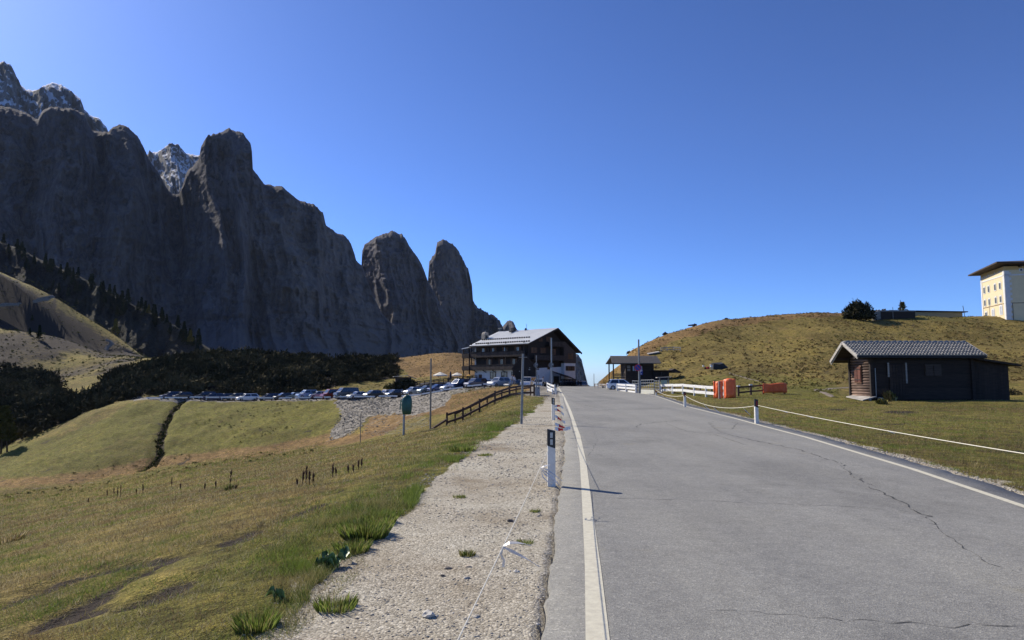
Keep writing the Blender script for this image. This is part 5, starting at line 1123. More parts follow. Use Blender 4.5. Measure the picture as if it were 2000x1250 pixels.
b = MB(); b.box(.5, .1, 1.2, 1.5, .12, 2.0); b.obj('end_wall', MDW2, t); b = MB(); b.box(-.55, 0, 1.2, .14, .14, 2.1); b.box(3.6, -.06, 1.2, .08, .08, 2.0); b.obj('post', MGW, t)
for px, Y, h in ((1763, 143, 3.4), ):
    o = MB(); o.tube([(0, 0, -.5), (0, 0, h)], .05, 6); q = onground(px, Y); o = o.obj('thin_post', MDW); o.location = q; tag(o, 'thin upright post between the dark shed and the ochre building', 'pole')

# ---------------------------------------------------------------- dark cabin by the road
def cabin():
    o0 = at(1222, 741, 98); t = thing('log_cabin', 'small dark cabin with a porch on the slope right of the road', 'cabin', o0, .06)
    W_ = 4.1; D = 3.2; Hh = 2.35
    b = MB(); b.box(W_/2, D/2, Hh/2-.5, W_, D, Hh+1.0); b.prism([(0.01, Hh), (D-.01, Hh), (D/2, Hh+.85)], .01, W_-.01, 'x'); b.obj('wall', MDW, t)
    for k in range(9): b = MB(); b.box(W_/2, -.03, .1+k*.25, W_, .06, .23); b.obj('plank', MDW, t)
    b = MB(); b.box(-.95, D/2, -.3, 1.9, D, .5); b.obj('porch_floor', MDW2, t)
    for x in (-1.75,):
        for y in (.05, D-.1): b = MB(); b.box(x, y, Hh/2-.3, .16, .16, Hh+.6); b.obj('porch_post', MDW, t)
    for z in (.25, .5, .75): b = MB(); b.box(-.9, 0, z, 1.7, .05, .16); b.obj('porch_rail', MDW2, t)
    yr = D/2; zr = Hh+.95
    for (y0, z0) in ((-.75, Hh-.12), (D+.75, Hh-.12)):
        b = MB(); x0, x1 = -2.1, W_+.9
        b.add([(x0, y0, z0), (x1-.0, y0, z0), (x1, yr, zr), (x0+.3, yr, zr), (x0, y0, z0+.1), (x1, y0, z0+.1), (x1, yr, zr+.1), (x0+.3, yr, zr+.1)], [(3, 2, 1, 0), (4, 5, 6, 7), (0, 1, 5, 4), (1, 2, 6, 5), (2, 3, 7, 6), (3, 0, 4, 7)]); ro = b.obj('roof', pm('shingle_roof', (.17, .15, .13), (.09, .08, .07), 8, .8, .6, .02, 20), t)
        if y0 < 0:
            b = MB()
            for r in range(7):
                for c in range(34):
                    f = r/7; x = x0+.2*f+c*(x1-x0-.2*f)/34; q = (y0+(yr-y0)*f, z0+(zr-z0)*f+.11); b.add([(x, q[0], q[1]+.03), (x+.19, q[0], q[1]+.03), (x+.19, q[0]+.36, q[1]+.16), (x, q[0]+.36, q[1]+.16), (x, q[0], q[1]), (x+.19, q[0], q[1])], [(0, 1, 2, 3), (4, 5, 1, 0)])
            s = b.obj('shingles', ro.data.materials[0], ro); s['kind'] = 'stuff'
    mg = pm('cabin_glass', (.25, .35, .5), (.2, .28, .4), 1, .1, spec=1)
    for x in (1.25, 2.15): win(t, Matrix.Translation((x, -.06, 1.55)), .66, .85, MDW, False, glass=mg)
    b = MB(); b.box(.45, -.09, 1.5, .55, .04, .9); o = b.obj('menu_board', MDW2, t)
    for z in (1.3, 1.45, 1.72, 1.9): b = MB(); b.box(.45, -.115, z, .42, .02, .06); b.obj('menu_line', MCONC, o)
    # low annex to the right with its own roof
    b = MB(); b.box(W_+1.0, .7, .35, 2.2, 2.2, 1.7); b.obj('annex_wall', MDW, t); b = MB(); b.box(W_+1.2, .5, 1.25, 3.0, 2.8, .12); b.obj('annex_roof', MDW, t)
    b = MB(); b.prism([(W_+2.1, .95), (W_+4.3, .95), (W_+3.1, 1.55)], .2, 2.4); b.obj('annex_gable', MDW, t)
    b = MB(); b.beam((W_+.6, -.7, -.3), (W_+1.0, -.7, 1.1), .1, .1); b.obj('brace', MDW2, t)
cabin()
# ================================================================ roadside posts, ropes, poles, fences
MPOSTW = pm('post_plastic_white', (.78, .75, .68), (.64, .61, .54), 12, .5); MPOSTB = pm('post_plastic_black', (.02, .02, .022), (.035, .035, .035), 12, .5)
MREF = pm('reflector_grey', (.5, .5, .46), None, 30, .3, spec=.8); MRED = pm('reflector_red', (.3, .015, .012), None, 30, .3)
def delineator(label, px, py, h=.9, red=False, Y=None, group='black-topped white road posts'):
    p = hit(px, py) if Y is None else onground(px, Y); t = thing('road_post', label, 'road post', p, random.uniform(-.08, .08), group)
    w_, d = .062, .05; b = MB(); b.prism([(-w_, -.1), (w_, -.1), (w_, h*.66), (-w_, h*.71)], -d, d); b.obj('body', MPOSTW, t)
    b = MB(); e = w_+.001; b.prism([(-e, h*.711), (e, h*.661), (e, h-.03), (-e, h)], -d-.001, d+.001); b.obj('black_band', MPOSTB, t)
    if red: b = MB(); b.box(0, -d-.008, h*.83, .05, .014, .17); b.obj('reflector', MRED, t)
    else:
        for z in (.775, .895): b = MB(); b.box(0, -d-.008, h*z, .042, .014, .085); b.obj('reflector', MREF, t)
    return p
d1 = delineator('nearest black-and-white road post, on the left where the gravel meets the asphalt', 1077, 950)
d2 = delineator('second road post on the left, by the red and white tape', 1080.5, 820)
delineator('third road post on the left, beside the white barrier', 1086, 770, .95)
delineator('farthest small road post on the left edge by the inn', 1089.5, 757.5, .7)
d3 = delineator('road post with red reflector in the right meadow edge, nearest on the right', 1478, 831, .98, True)
d4 = delineator('road post second from the near end on the right side', 1338, 797, .95, True)
d5 = delineator('plain road post at the end of the white fence by the road', 1281.5, 774, .5, True)
delineator('tiny road post far off on the right verge before the white car', 1167, 757.5, .8, True, 107)
MROPE = pm('cream_cord', (.85, .8, .66), (.7, .65, .52), 40, .8); MFILM = pm('clear_plastic_strip', (.8, .8, .8), None, 10, .3)
mf_nt = MFILM.node_tree; pf = mf_nt.nodes['Principled BSDF']; pf.inputs['Transmission Weight'].default_value = .35; pf.inputs['Alpha'].default_value = .75
MRTAPE = pm('red_tape', (.6, .03, .03), None, 10, .45); MWTAPE = pm('white_tape', (.78, .78, .76), None, 10, .45)
def rope(label, a, b, sag=.1, r=.004, n=24, extra=()):
    pts = []
    for i in range(n+1):
        f = i/n; p = a.lerp(b, f); p.z -= sag*4*f*(1-f); pts.append(p)
    m = MB(); m.tube(pts, r, 5); o = m.obj('cord', MROPE); tag(o, label, 'cord', 'cords strung between the road posts'); return pts, o
def up(p, h, dx=0, dy=0): return p+Vector((dx, dy, h))
a0 = up(d1, .58, -.05, -.05); n0 = at(890, 1252, 4.0)
kn = at(985, 1050, 5.35)
pts, o = rope('slack cream cord running from the nearest left post down to the bottom of the picture', a0, at(855, 1330, 2.6), .02, .0034)
rope('taut cord between the first and second left road posts', up(d1, .62, .03), up(d2, .62, 0), .06, .0042)
rope('cord between the second and third left road posts', up(d2, .65), up(onground(1086, 62), .6), .1, .008)
rope('long cord sagging from the nearest right post out of the picture', up(d3, .74, .04), at(2120, 905, 10.0), .06, .008, 30)
rope('sagging cord between the two nearest right road posts', up(d4, .72), up(d3, .72, -.04), .32, .01)
rope('cord hanging between the plain post and the white fence end', up(d5, .6), up(d4, .72), .25, .012)
q_ = at(2120, 905, 10.0); delineator('road post just beyond the right edge of the picture, holding the long cord', 2120, 0, .7, True, q_.y)
def ribbon(name, label, pts, w_, m, group=None, nrm=(0, 0, 1)):
    vs = []; pts = [Vector(p) for p in pts]
    for i, p in enumerate(pts):
        d = (pts[min(i+1, len(pts)-1)]-pts[max(i-1, 0)]).normalized(); s = d.cross(Vector(nrm)).normalized()*w_/2; tw = Matrix.Rotation(.5*math.sin(i*1.3), 3, d); s = tw @ s; vs += [p-s, p+s]
    b = MB(); b.add(vs, [(2*i, 2*i+1, 2*i+3, 2*i+2) for i in range(len(pts)-1)]); o = b.obj(name, m)
    sd = o.modifiers.new('t', 'SOLIDIFY'); sd.thickness = .0015
    return tag(o, label, 'plastic strip', group)
# tape tied at the knot: strips blown to the right
kn = pts[0].lerp(pts[-1], .0); 
def on_rope(px):
    return min(pts, key=lambda q: abs(proj(q.x, q.y, q.z)[0]-px))
kn = on_rope(985); D = kn.y/FPX
def off(k, dx, dy, dY=0): return Vector((k.x+dx*k.y/FPX, k.y+dY, k.z-dy*k.y/FPX))
G1 = 'plastic strips tied to the left cord'
ribbon('tape_strip', 'upper pale strip arching right from the cord knot', [off(kn, 0, 0), off(kn, 12, -7), off(kn, 28, -7), off(kn, 44, -4), off(kn, 54, -1)], .026, MFILM, G1)
ribbon('tape_strip', 'longest pale strip drooping right from the cord knot', [off(kn, 0, 0), off(kn, 16, 8), off(kn, 35, 17), off(kn, 52, 27), off(kn, 70, 38)], .03, MFILM, G1)
ribbon('tape_strip', 'short pale strip hanging straight down from the cord knot', [off(kn, 0, 0), off(kn, -4, 14), off(kn, 2, 26), off(kn, 0, 38)], .018, MFILM, G1, (0, 1, 0))
kp = on_rope(1056)
for i, q in enumerate(([(0, 0), (12, 4), (24, 12), (42, 26)], [(0, 0), (8, 12), (20, 20), (40, 36)], [(0, 0), (6, -3), (12, -5), (19, -6)], [(0, 2), (4, 16), (12, 24), (22, 30)], [(0, 0), (14, 10), (26, 20), (34, 30)])):
    ribbon('tape_strip', 'clear plastic strip in the bunch fluttering in front of the nearest left post', [off(kp, a, b, -.03*i) for a, b in q], .03, MFILM, G1)
for i, (py, ln, lb) in enumerate(((794, 16, 'topmost red and white tape scrap on the cord by the second post'), (803, 17, 'second red and white tape scrap from the top'), (816, 20, 'middle red and white tape scrap on the cord'), (828, 30, 'longest red and white tape scrap, second from the bottom'), (833, 25, 'lowest red and white tape scrap on the cord'))):
    k = at(1084, py, 26.5-i*2.3); t = thing('tape_scrap', lb, 'tape', k, 0, 'red and white tape scraps')
    for j, (f0, f1, m) in enumerate(((0, .25, MWTAPE), (.25, .62, MRTAPE), (.62, 1, MWTAPE))):
        b = MB(); vs = []
        for q in range(4):
            f = f0+(f1-f0)*q/3; dx = ln*f*k.y/FPX; dz = (-math.sin(f*2.6+i)*4+f*5)*-k.y/FPX; wv = .035*(1+.3*math.sin(f*9)); vs += [Vector((dx, 0, dz-wv)), Vector((dx, .03*math.sin(f*7), dz+wv))]
        b.add(vs, [(2*q, 2*q+1, 2*q+3, 2*q+2) for q in range(3)]); b.obj('red_section' if j == 1 else 'white_section', m, t)
for px, t_, k in ((1408, .4, 0), (1388, .3, 1), (1460, .7, 2)):
    f = (px-1338)/(1478-1338); q = up(d4, .72).lerp(up(d3, .72), f); q.z -= .32*4*f*(1-f)
    ribbon('tape_strip', ['pale strip fluttering low on the sagging cord between the right posts', 'first pale scrap on the sagging right cord', 'slanting pale strip close to the nearest right post'][k], [q, q+Vector((.1, 0, -.12)), q+Vector((.28, -.05, -.3))], .05, MWTAPE, 'plastic strips tied to the right cords')
for f, lb in ((.17, 'small white scrap on the right cord nearest to the post'), (.31, 'white scrap halfway along the right cord'), (.62, 'white scrap far down the right cord near the edge')):
    q = up(d3, .74).lerp(at(2120, 905, 10.0), f); q.z -= .06*4*f*(1-f); ribbon('tape_strip', lb, [q, q+Vector((.1, 0, -.02)), q+Vector((.24, 0, -.07))], .05, MWTAPE, 'plastic strips tied to the right cords')
# poles
MPOLE = pm('grey_pole', (.26, .27, .27), (.17, .175, .17), 9, .6, .3, .004, 40); MWPOLE = wood('grey_wood_pole', (.25, .23, .2), (.15, .14, .12))
def pole(label, px, pyb, pyt, r, Y=None, m=None, lean=0, name='pole', rungs=()):
    p = hit(px, pyb) if Y is None else onground(px, Y); h = zpy(pyt, p.y)-p.z; t = thing(name, label, 'pole', p); b = MB(); b.tube([(0, 0, -.3), (lean, 0, h)], [r, r*.85], 10); b.obj('shaft', m or MPOLE, t)
    for z in rungs: b = MB(); b.tube([(lean*z-.16, -.05, h*z), (lean*z+.16, -.05, h*z)], .015, 5); b.obj('peg', MGAL, t)
    return p, h, t
pole('tall grey snow pole standing in the grass left of the road', 1018, 828, 691, .052, None, None, .07, rungs=(.95, .63, .55, .43))
pole('tallest pole at the left roadside in front of the inn gable', 1077, 760, 660, .1, 84, MGAL)
pole('slim brown pole on the gravel bank below the car park', 842, 800, 700, .07, 50, MWPOLE)
pole('thin short stick standing in the brown grass left of the green sack', 707, 860, 808, .03, 51, MWPOLE)
p, h, t = pole('grey pole carrying the no parking and P signs right of the road', 1247.5, 768, 663, .1, 72, MPOLE, rungs=(.87,))
MBLUE = pm('sign_blue', (.01, .03, .28), None, 5, .4); MSRED = pm('sign_red', (.5, .02, .02), None, 5, .4); MSW = pm('sign_white', (.8, .8, .8), None, 5, .4); MSBACK = pm('sign_back_grey', (.12, .12, .12), (.08, .08, .08), 8, .5)
def disc(label, p, r, kind, par=None):
    t = thing('round_sign', label, 'road sign', p)
    if kind == 'nopark':
        b = MB(); b.cyl((0, 0, 0), r, .02, 24, ax='y'); b.obj('plate', MSRED, t); b = MB(); b.cyl((0, -.012, 0), r*.8, .01, 24, ax='y'); b.obj('blue_field', MBLUE, t)
        b = MB(); M = Matrix.Rotation(R(45), 4, 'Y'); b.box(0, -.018, 0, r*1.7, .008, r*.17, M); b.obj('red_bar', MSRED, t)
    else:
        b = MB(); b.cyl((0, 0, 0), r, .03, 24, ax='y'); b.obj('plate', MSBACK, t); b = MB(); b.box(0, -.02, 0, .08, .04, r*2.2); b.box(r*.5, -.02, r*.3, .16, .02, .16); b.obj('bracket', MGAL, t)
    return t
q = at(1245.5, 718, 71.8); q.y -= .12; disc('round blue no parking sign with red rim on the right roadside pole', q, .36, 'nopark')
q = at(1252, 726.5, 72.3); t = thing('parking_sign', 'blue parking sign with a white P next to the round sign', 'road sign', q)
b = MB(); b.box(0, 0, 0, .36, .03, .62); b.obj('plate', MBLUE, t)
b = MB(); b.box(-.06, -.022, .1, .06, .012, .3); b.box(.03, -.022, .225, .12, .012, .05); b.box(.03, -.022, .1, .12, .012, .05); b.box(.09, -.023, .16, .05, .012, .14); b.box(0, -.022, -.2, .16, .012, .05); b.obj('letter', MSW, t)
b = MB(); b.tube([(-.12, .04, -.3), (-.12, .04, q.z*-1)], .03, 6); b.obj('post', MGAL, t)
disc('back of a round road sign on the tallest left pole', at(1076.5, 713, 83.7), .33, 'back')
p, h, t = pole('short dark sign post beside the concrete barrier', 1047.5, 765, 694, .06, 88, MPOLE); disc('back of a round road sign on the short dark post', at(1046.5, 713, 87.8), .3, 'back')
t = thing('small_sign', 'little dark square sign below the round one on the short post', 'road sign', at(1050, 721, 87.7)); b = MB(); b.box(0, 0, 0, .4, .03, .22); b.obj('plate', MSBACK, t)
# green padded sack on a pole
p, h, t = pole('grey pole holding up the green sack in the meadow', 788.5, 850, 785, .055, None, MGAL)
Ys = p.y; c = at(793, 790.5, Ys-.02); MSACK = pm('green_tarpaulin', (.006, .1, .07), (.003, .055, .04), 2.5, .35, .6, .03, 6, spec=.6)
t = thing('green_sack', 'dark green tarpaulin hood pulled over the pole top', 'cover', c); t.scale = (Ys/43,)*3; pr = [(-.6, .2), (-.58, .27), (-.3, .31), (0, .32), (.3, .31), (.45, .27), (.56, .18), (.61, .06)]
vs = []; n = 16
for j, (z, r) in enumerate(pr):
    for i in range(n):
        a = 2*math.pi*i/n; wv = 1+.06*math.sin(a*5+j*.7); dx = .04+(.06 if z > .2 else 0)*z; vs.append((math.cos(a)*r*wv*(1.0+.0*j)+dx, math.sin(a)*r*.55*wv, z*1.0+.03*math.sin(a)*(j > 4)))
b = MB(); b.add(vs, [(j*n+i, j*n+(i+1) % n, (j+1)*n+(i+1) % n, (j+1)*n+i) for j in range(len(pr)-1) for i in range(n)]+[tuple(range(n))[::-1], tuple((len(pr)-1)*n+i for i in range(n))]); b.obj('hood', MSACK, t, True)
b = MB(); b.beam((-.3, -.14, .3), (-.34, -.12, -.3), .04, .05); b.obj('seam_flap', pm('green_light', (.02, .2, .14), None, 3, .4), t)
# brown fence in the grass
MFB = wood('brown_fence_timber', (.11, .07, .055), (.055, .035, .03))
def fence(label, P, hs, rails, m, pw=.12, rh=.14, name='wooden_fence', offs=-.09, cat='fence', group=None, rd=.05):
    t = thing(name, label, cat, P[0], 0, group); o = P[0]
    for i, p in enumerate(P): b = MB(); q = p-o; h = hs[i] if isinstance(hs, (list, tuple)) else hs; b.box(q.x, q.y, q.z+h/2-.15, pw, pw, h+.3); b.obj('post', m, t)
    for i in range(len(P)-1):
        for r in rails:
            a = P[i]-o; c = P[i+1]-o; b = MB(); j = .015*random.uniform(-1, 1); d = (c-a).normalized()
            b.beam(a+Vector((0, offs, r+j))-d*.03, c+Vector((0, offs, r-j))+d*.03, rd, rh); b.obj('rail', m, t)
    return t
P = [onground(px, Y) for px, Y in ((874, 55), (905, 57), (937, 58.5), (967, 60), (995, 61), (1020, 62), (1043, 63))]
fence('long brown timber fence descending the bank from the road', P, 1.15, (.35, .95), MFB, .15, .17)
P2 = [onground(px, Y) for px, Y in ((890, 58), (920, 60), (952, 61.5), (980, 63), (1008, 64.5), (1036, 66))]
fence('second brown fence running just behind the first one', P2, .95, (.3, .8), MFB, .13, .14)
a = onground(843, 53); c = onground(874, 54.6); b = MB(); b.beam(a+Vector((0, 0, .12)), c+Vector((0, 0, .6)), .1, .16); b.box(a.x+.1, a.y, a.z+.1, .3, .3, .3); o = b.obj('fallen_rail', MFB); tag(o, 'single low timber rail at the lower end of the brown fence', 'timber')
# concrete barrier and white boards by the road
p = onground(1047, 62); t = thing('concrete_barrier', 'concrete end block between the brown fence and the road', 'barrier', p)
b = MB(); b.add([(-.1, 0, -.4), (.16, 0, -.4), (.5, 4, -.4), (.24, 4, -.4), (-.1, 0, .85), (.16, 0, .85), (.5, 4, .85), (.24, 4, .85)], [(3, 2, 1, 0), (4, 5, 6, 7), (0, 1, 5, 4), (1, 2, 6, 5), (2, 3, 7, 6), (3, 0, 4, 7)]); b.obj('block', MCONC, t); b = MB(); b.box(.05, .3, 1.5, .12, .12, 1.5); b.box(.25, .5, 1.3, .08, .08, 1.3); b.obj('post', MPOLE, t)
fence('white board barrier beside the tallest left pole', [onground(1068, 92), onground(1075, 82), onground(1083, 73)], .95, (.35, .75), MWH, .12, .2, 'board_barrier', cat='barrier')
fence('low white board barrier at the back of the paved lay-by', [onground(1069, 76), onground(1079, 69)], .5, (.3,), MWH, .12, .2, 'board_barrier', cat='barrier')
# white rails edging the car park
SEG = [(286, 318, 777, 777), (322, 366, 776.5, 776.5), (372, 395, 775.5, 775.5), (402, 428, 776, 776), (431, 461, 776, 776), (466, 500, 777, 777), (505, 534, 777, 777), (546, 570, 777.5, 776.5), (576, 606, 777, 776.5), (614, 646, 776, 775.5), (651, 686, 775, 774.5), (692, 732, 774.5, 774.5), (740, 776, 773.5, 773.5), (785, 822, 773.5, 770), (824, 866, 769.5, 762.5), (868, 904, 761, 756.5), (913, 940, 754, 751.3), (944, 961, 750, 750)]
words = ['far left end', 'second from the left', 'third from the left', 'fourth from the left', 'fifth from the left', 'under the white estate car', 'just right of the white estate car', 'over the dark soil patch', 'left of the silver hatchback', 'before the blue and silver saloon', 'below the red van', 'above the rubble fan, left one', 'above the rubble, right one', 'right of the sack, starting to climb', 'climbing behind the slim brown pole', 'last long one before the curve', 'short one among the brown grass', 'shortest, by the silver cars']
for (x0, x1, y0, y1), wd in zip(SEG, words):
    le = lambda q: np.interp(q, [285, 600, 700, 780, 820, 868, 904, 940, 1000], [139.5, 136.5, 130.5, 127.5, 124.5, 121.5, 119.5, 117.5, 115])
    a = at(x0, y0, le(x0)); c = at(x1, y1, le(x1)); t = thing('guard_rail', 'white timber guard rail of the car park, '+wd, 'guard rail', a, 0, 'white rails edging the car park')
    b = MB(); b.beam((0, 0, 0), c-a, .14, .24); b.obj('beam', MWH, t)
    for f in (.12, .88):
        q = a.lerp(c, f); g = Hs(q.x, q.y); b = MB(); d = q-a; hh = max(.3, q.z-g+.2); b.box(d.x, d.y+.13, d.z-hh/2+.05, .16, .14, hh); b.obj('post', MDW2, t)
# gates, white rails, info board on the right
def gate(label, a, c, h, nv, nh, group='grey tubular steel gates'):
    t = thing('steel_gate', label, 'gate', a, 0, group); d = c-a; L = d.length
    for i in range(nv):
        q = d*(i/(nv-1)); b = MB(); b.tube([q+Vector((0, 0, .1)), q+Vector((0, 0, h))], .03, 6); b.obj('upright', MGAL, t)
    for j in range(nh):
        z = .15+(h-.18)*j/(nh-1); b = MB(); b.tube([Vector((0, 0, z)), d+Vector((0, 0, z))], .028, 6); b.obj('bar', MGAL, t)
gate('left steel gate, behind the pole with the parking sign', onground(1234, 80), onground(1250, 76), 1.35, 4, 5)
gate('middle steel gate, widest of the three', onground(1251, 76), onground(1276, 72), 1.45, 7, 5)
gate('right steel gate, meeting the white fence', onground(1277, 74), onground(1287, 69), 1.35, 4, 5)
t = thing('low_white_board', 'cream low board standing at the foot of the steel gate', 'board', onground(1249, 71)); c = onground(1277, 69)-onground(1249, 71)
b = MB(); b.beam((.1, -.1, .28), c+Vector((-.05, -.1, .22)), .08, .42); b.obj('board', pm('cream_paint', (.75, .72, .58), (.62, .6, .48), 5, .6), t)
t = fence('white two-rail guard barrier in front of the white hatchback', [onground(1205, 85), onground(1222, 79.5), onground(1241, 74.5)], .95, (.5, .84), MWH, .2, .22, 'board_barrier', cat='barrier'); q = onground(1241, 74.5)-onground(1205, 85)
b = MB(); b.beam((.3, -.15, .12), q+Vector((0, -.15, .1)), .08, .26); b.obj('kick_board', MWH, t)
P = [onground(px, Y) for px, Y in ((1289, 71), (1312, 68), (1332, 64.5), (1354, 61.5), (1377, 58.5), (1400, 56), (1419, 54))]
fence('long white two-rail fence leading to the orange padding', P, .85, (.36, .84), MWH, .14, .24, 'white_fence')
Pb = [onground(px, Y) for px, Y in ((1292, 75), (1316, 71.5), (1342, 68), (1366, 64.5), (1388, 61))]
fence('brown fence standing in the shade behind the white fence', Pb, .85, (.3, .65), MFB, .12, .12)
p = onground(1287, 79); t = thing('info_board', 'green and white information board under a small pitched roof', 'notice board', p)
for x in (0, 1.02): b = MB(); b.box(x, 0, .65, .12, .12, 1.7); b.obj('post', MGW, t)
b = MB(); b.box(.51, 0, .75, .72, .05, .85); pn = b.obj('panel', pm('map_panel', (.42, .5, .3), (.5, .55, .5), 6, .5), t); b = MB(); b.box(.51, -.04, .42, .7, .02, .2); b.obj('green_strip', pm('map_green', (.12, .42, .08), None, 9, .5), pn); b = MB(); b.box(.51, -.03, 1.28, .78, .05, .18); b.obj('header', MNAVY, pn)
b = MB(); b.add([(-.35, -.45, 1.42), (1.3, -.45, 1.5), (1.3, .5, 1.5), (-.35, .5, 1.42), (-.35, -.45, 1.5), (1.3, -.45, 1.58), (1.3, .5, 1.58), (-.35, .5, 1.5)], [(3, 2, 1, 0), (4, 5, 6, 7), (0, 1, 5, 4), (1, 2, 6, 5), (2, 3, 7, 6), (3, 0, 4, 7)]); b.obj('roof', MGW, t)
# orange padding
MORG = pm('orange_tarpaulin', (.95, .19, .05), (.85, .13, .03), 3, .45, .9, .04, 7, spec=.5)
def pad(label, a, c, z0, z1, th, seed, fold=.05):
    t = thing('orange_mat', label, 'safety mat', a); d = (c-a); L = math.hypot(d.x, d.y); ux, uy = d.x/L, d.y/L; nx, ny = uy, -ux; nu, nv = 22, 12; vs = []
    for side in (1, -1):
        for j in range(nv+1):
            for i in range(nu+1):
                f = i/nu; g = j/nv; w_ = fold*float(vn(f*L*2.6+seed, g*1.6+seed, s=seed))+fold*.4*float(vn(f*L*7, g*5, s=seed+1)); edge = min(1, 6*min(f, 1-f, g*1.3+.02, (1-g)*1.3+.02)); o = side*(th/2*max(.25, edge)+w_)
                top = z1+.04*math.sin(f*7+seed); z = z0+(top-z0)*g+d.z*f; x = ux*f*L+nx*o; y = uy*f*L+ny*o; vs.append((x, y, z))
    b = MB(); n = (nu+1)*(nv+1); fs = []
    for s in (0, 1):
        for j in range(nv):
            for i in range(nu): a_ = s*n+j*(nu+1)+i; fs.append((a_, a_+1, a_+nu+2, a_+nu+1))
    for i in range(nu): fs += [(i, i+1, n+i+1, n+i), (nv*(nu+1)+i, nv*(nu+1)+i+1, n+nv*(nu+1)+i+1, n+nv*(nu+1)+i)]
    for j in range(nv): fs += [(j*(nu+1), (j+1)*(nu+1), n+(j+1)*(nu+1), n+j*(nu+1)), (j*(nu+1)+nu, (j+1)*(nu+1)+nu, n+(j+1)*(nu+1)+nu, n+j*(nu+1)+nu)]
    b.add(vs, fs); b.obj('cover', MORG, t, True); return t
zg = Hs(.305*54, 54)
q0 = onground(1392, 55.5); q1 = onground(1420, 54.6); t = pad('crumpled orange mat hanging behind the end of the white fence', q0, q1, .02, 1.4, .12, 3, .1)
q2 = onground(1412, 53.2); q3 = onground(1435, 52.9); t = pad('upright thick orange crash mat wrapping the fence end', q2, q3, -.02, 1.52, .5, 5, .05)
for i in range(6): b = MB(); b.box(.3+.06*(i % 2), -.32, .2+.09*i if i < 3 else .9+.12*i, .14, .02, .03); b.obj('white_print', MSW, t)
for px in (1403, 1413):
    q = onground(px, 54.2); b = MB(); b.box(0, 0, .65, .14, .1, 1.5); o = b.obj('timber_post', MGW); o.location = q; tag(o, 'grey post in front of the crumpled orange mat, '+('left' if px == 1403 else 'right')+' one', 'post')
P = [onground(1440, 57), onground(1464, 57), onground(1488, 57.4), onground(1508, 57.6), onground(1529, 57.8)]
t = fence('short dark fence between the two orange mats', P, .8, (.3, .72), MFB, .14, .13)
for q in P[:2]: b = MB(); r = q-P[0]; b.box(r.x, r.y, r.z+.84, .22, .22, .1); b.obj('post_cap', MSW, t)
pad('low orange mat laid over the dark fence, right one', onground(1487, 57.0)+Vector((0, -.15, 0)), onground(1533, 57.3)+Vector((0, -.1, 0)), .1, .88, .3, 9, .04)
# tarpaulin-covered stack and small things on the hill
p = onground(1388, 103); t = thing('covered_stack', 'black tarpaulin-covered stack on the hillside terrace', 'tarpaulin', p)
b = MB(); b.add([(.3, 0, -.2), (3.0, 0, -.3), (.3, 1.6, 0), (3.0, 1.6, 0), (.4, 0, .95), (1.9, 0, 1.0), (2.0, 1.5, 1.2), (.5, 1.5, 1.1), (1.2, -.05, .82), (3.0, .3, .05)], [(0, 1, 9, 5, 8, 4), (4, 8, 5, 6, 7), (5, 9, 3, 6), (1, 3, 9), (0, 4, 7, 2), (2, 7, 6, 3), (0, 2, 3, 1)]); b.obj('tarpaulin', MBLACK, t)
for i, (x, z, s, m) in enumerate(((.0, .55, .3, MWH), (-.1, .75, .2, MWH), (-.5, .3, .35, MSRED), (-.9, .25, .3, MDW), (-1.2, .6, .25, MWH))): b = MB(); b.box(x, -.1, z, s, s, s); b.obj('crate', m, t, bevel=.02)
b = MB(); b.box(3.9, .2, .15, 1.2, .4, .2); b.obj('plank', MDW, t)
p = onground(1266, 124); b = MB(); b.add([(0, 0, 0), (2, -.3, .35), (2, 1, .5), (0, 1, .15), (0, 0, .12), (2, -.3, .5), (2, 1, .65), (0, 1, .3)], [(3, 2, 1, 0), (4, 5, 6, 7), (0, 1, 5, 4), (1, 2, 6, 5), (2, 3, 7, 6), (3, 0, 4, 7)]); o = b.obj('pale_slab', MGW); o.location = p+Vector((0, 0, .1)); tag(o, 'pale slab lying on the slope above the dark cabin', 'slab')
t = fence('small broken timber rack on the slope above the dark cabin', [onground(1291, 125), onground(1303, 124.5), onground(1316, 124), onground(1329, 123)], .75, (.25, .62), MGW, .1, .13, 'timber_rack')
fence('rustic rail with pale logs left of the dark cabin', [onground(1161, 112), onground(1175, 110), onground(1188, 107), onground(1200, 104)], .7, (.3, .6), MGW, .14, .16, 'rustic_fence')
for i, (px, Y) in enumerate(((1180, 108), (1186, 107), (1192, 105.5), (1196, 104))):
    q = onground(px, Y); b = MB(); b.tube([(-.5, 0, .2+.1*(i % 2)), (.6, .2, .3)], .16, 8); o = b.obj('pale_log', MGW); o.location = q; tag(o, 'pale log lying in the heap left of the dark cabin', 'log', 'pale logs by the cabin')
p, h, t = pole('thin stick far off on the skyline by the road crest', 1159.5, 750, 730, .05, 122, MWPOLE)
for px, Y, s, lb in ((1356, 144, 1.0, 'dark stump on the skyline ridge of the right hill'),): 
    q = skyline(px); b = MB(); b.tube([(0, 0, -.2), (.2, 0, .6)], [.3, .12], 6); b.tube([(-1.2, 0, .2), (.6, 0, .35)], [.15, .25], 6); o = b.obj('tree_stump', MDW2); o.location = q; tag(o, lb, 'stump')

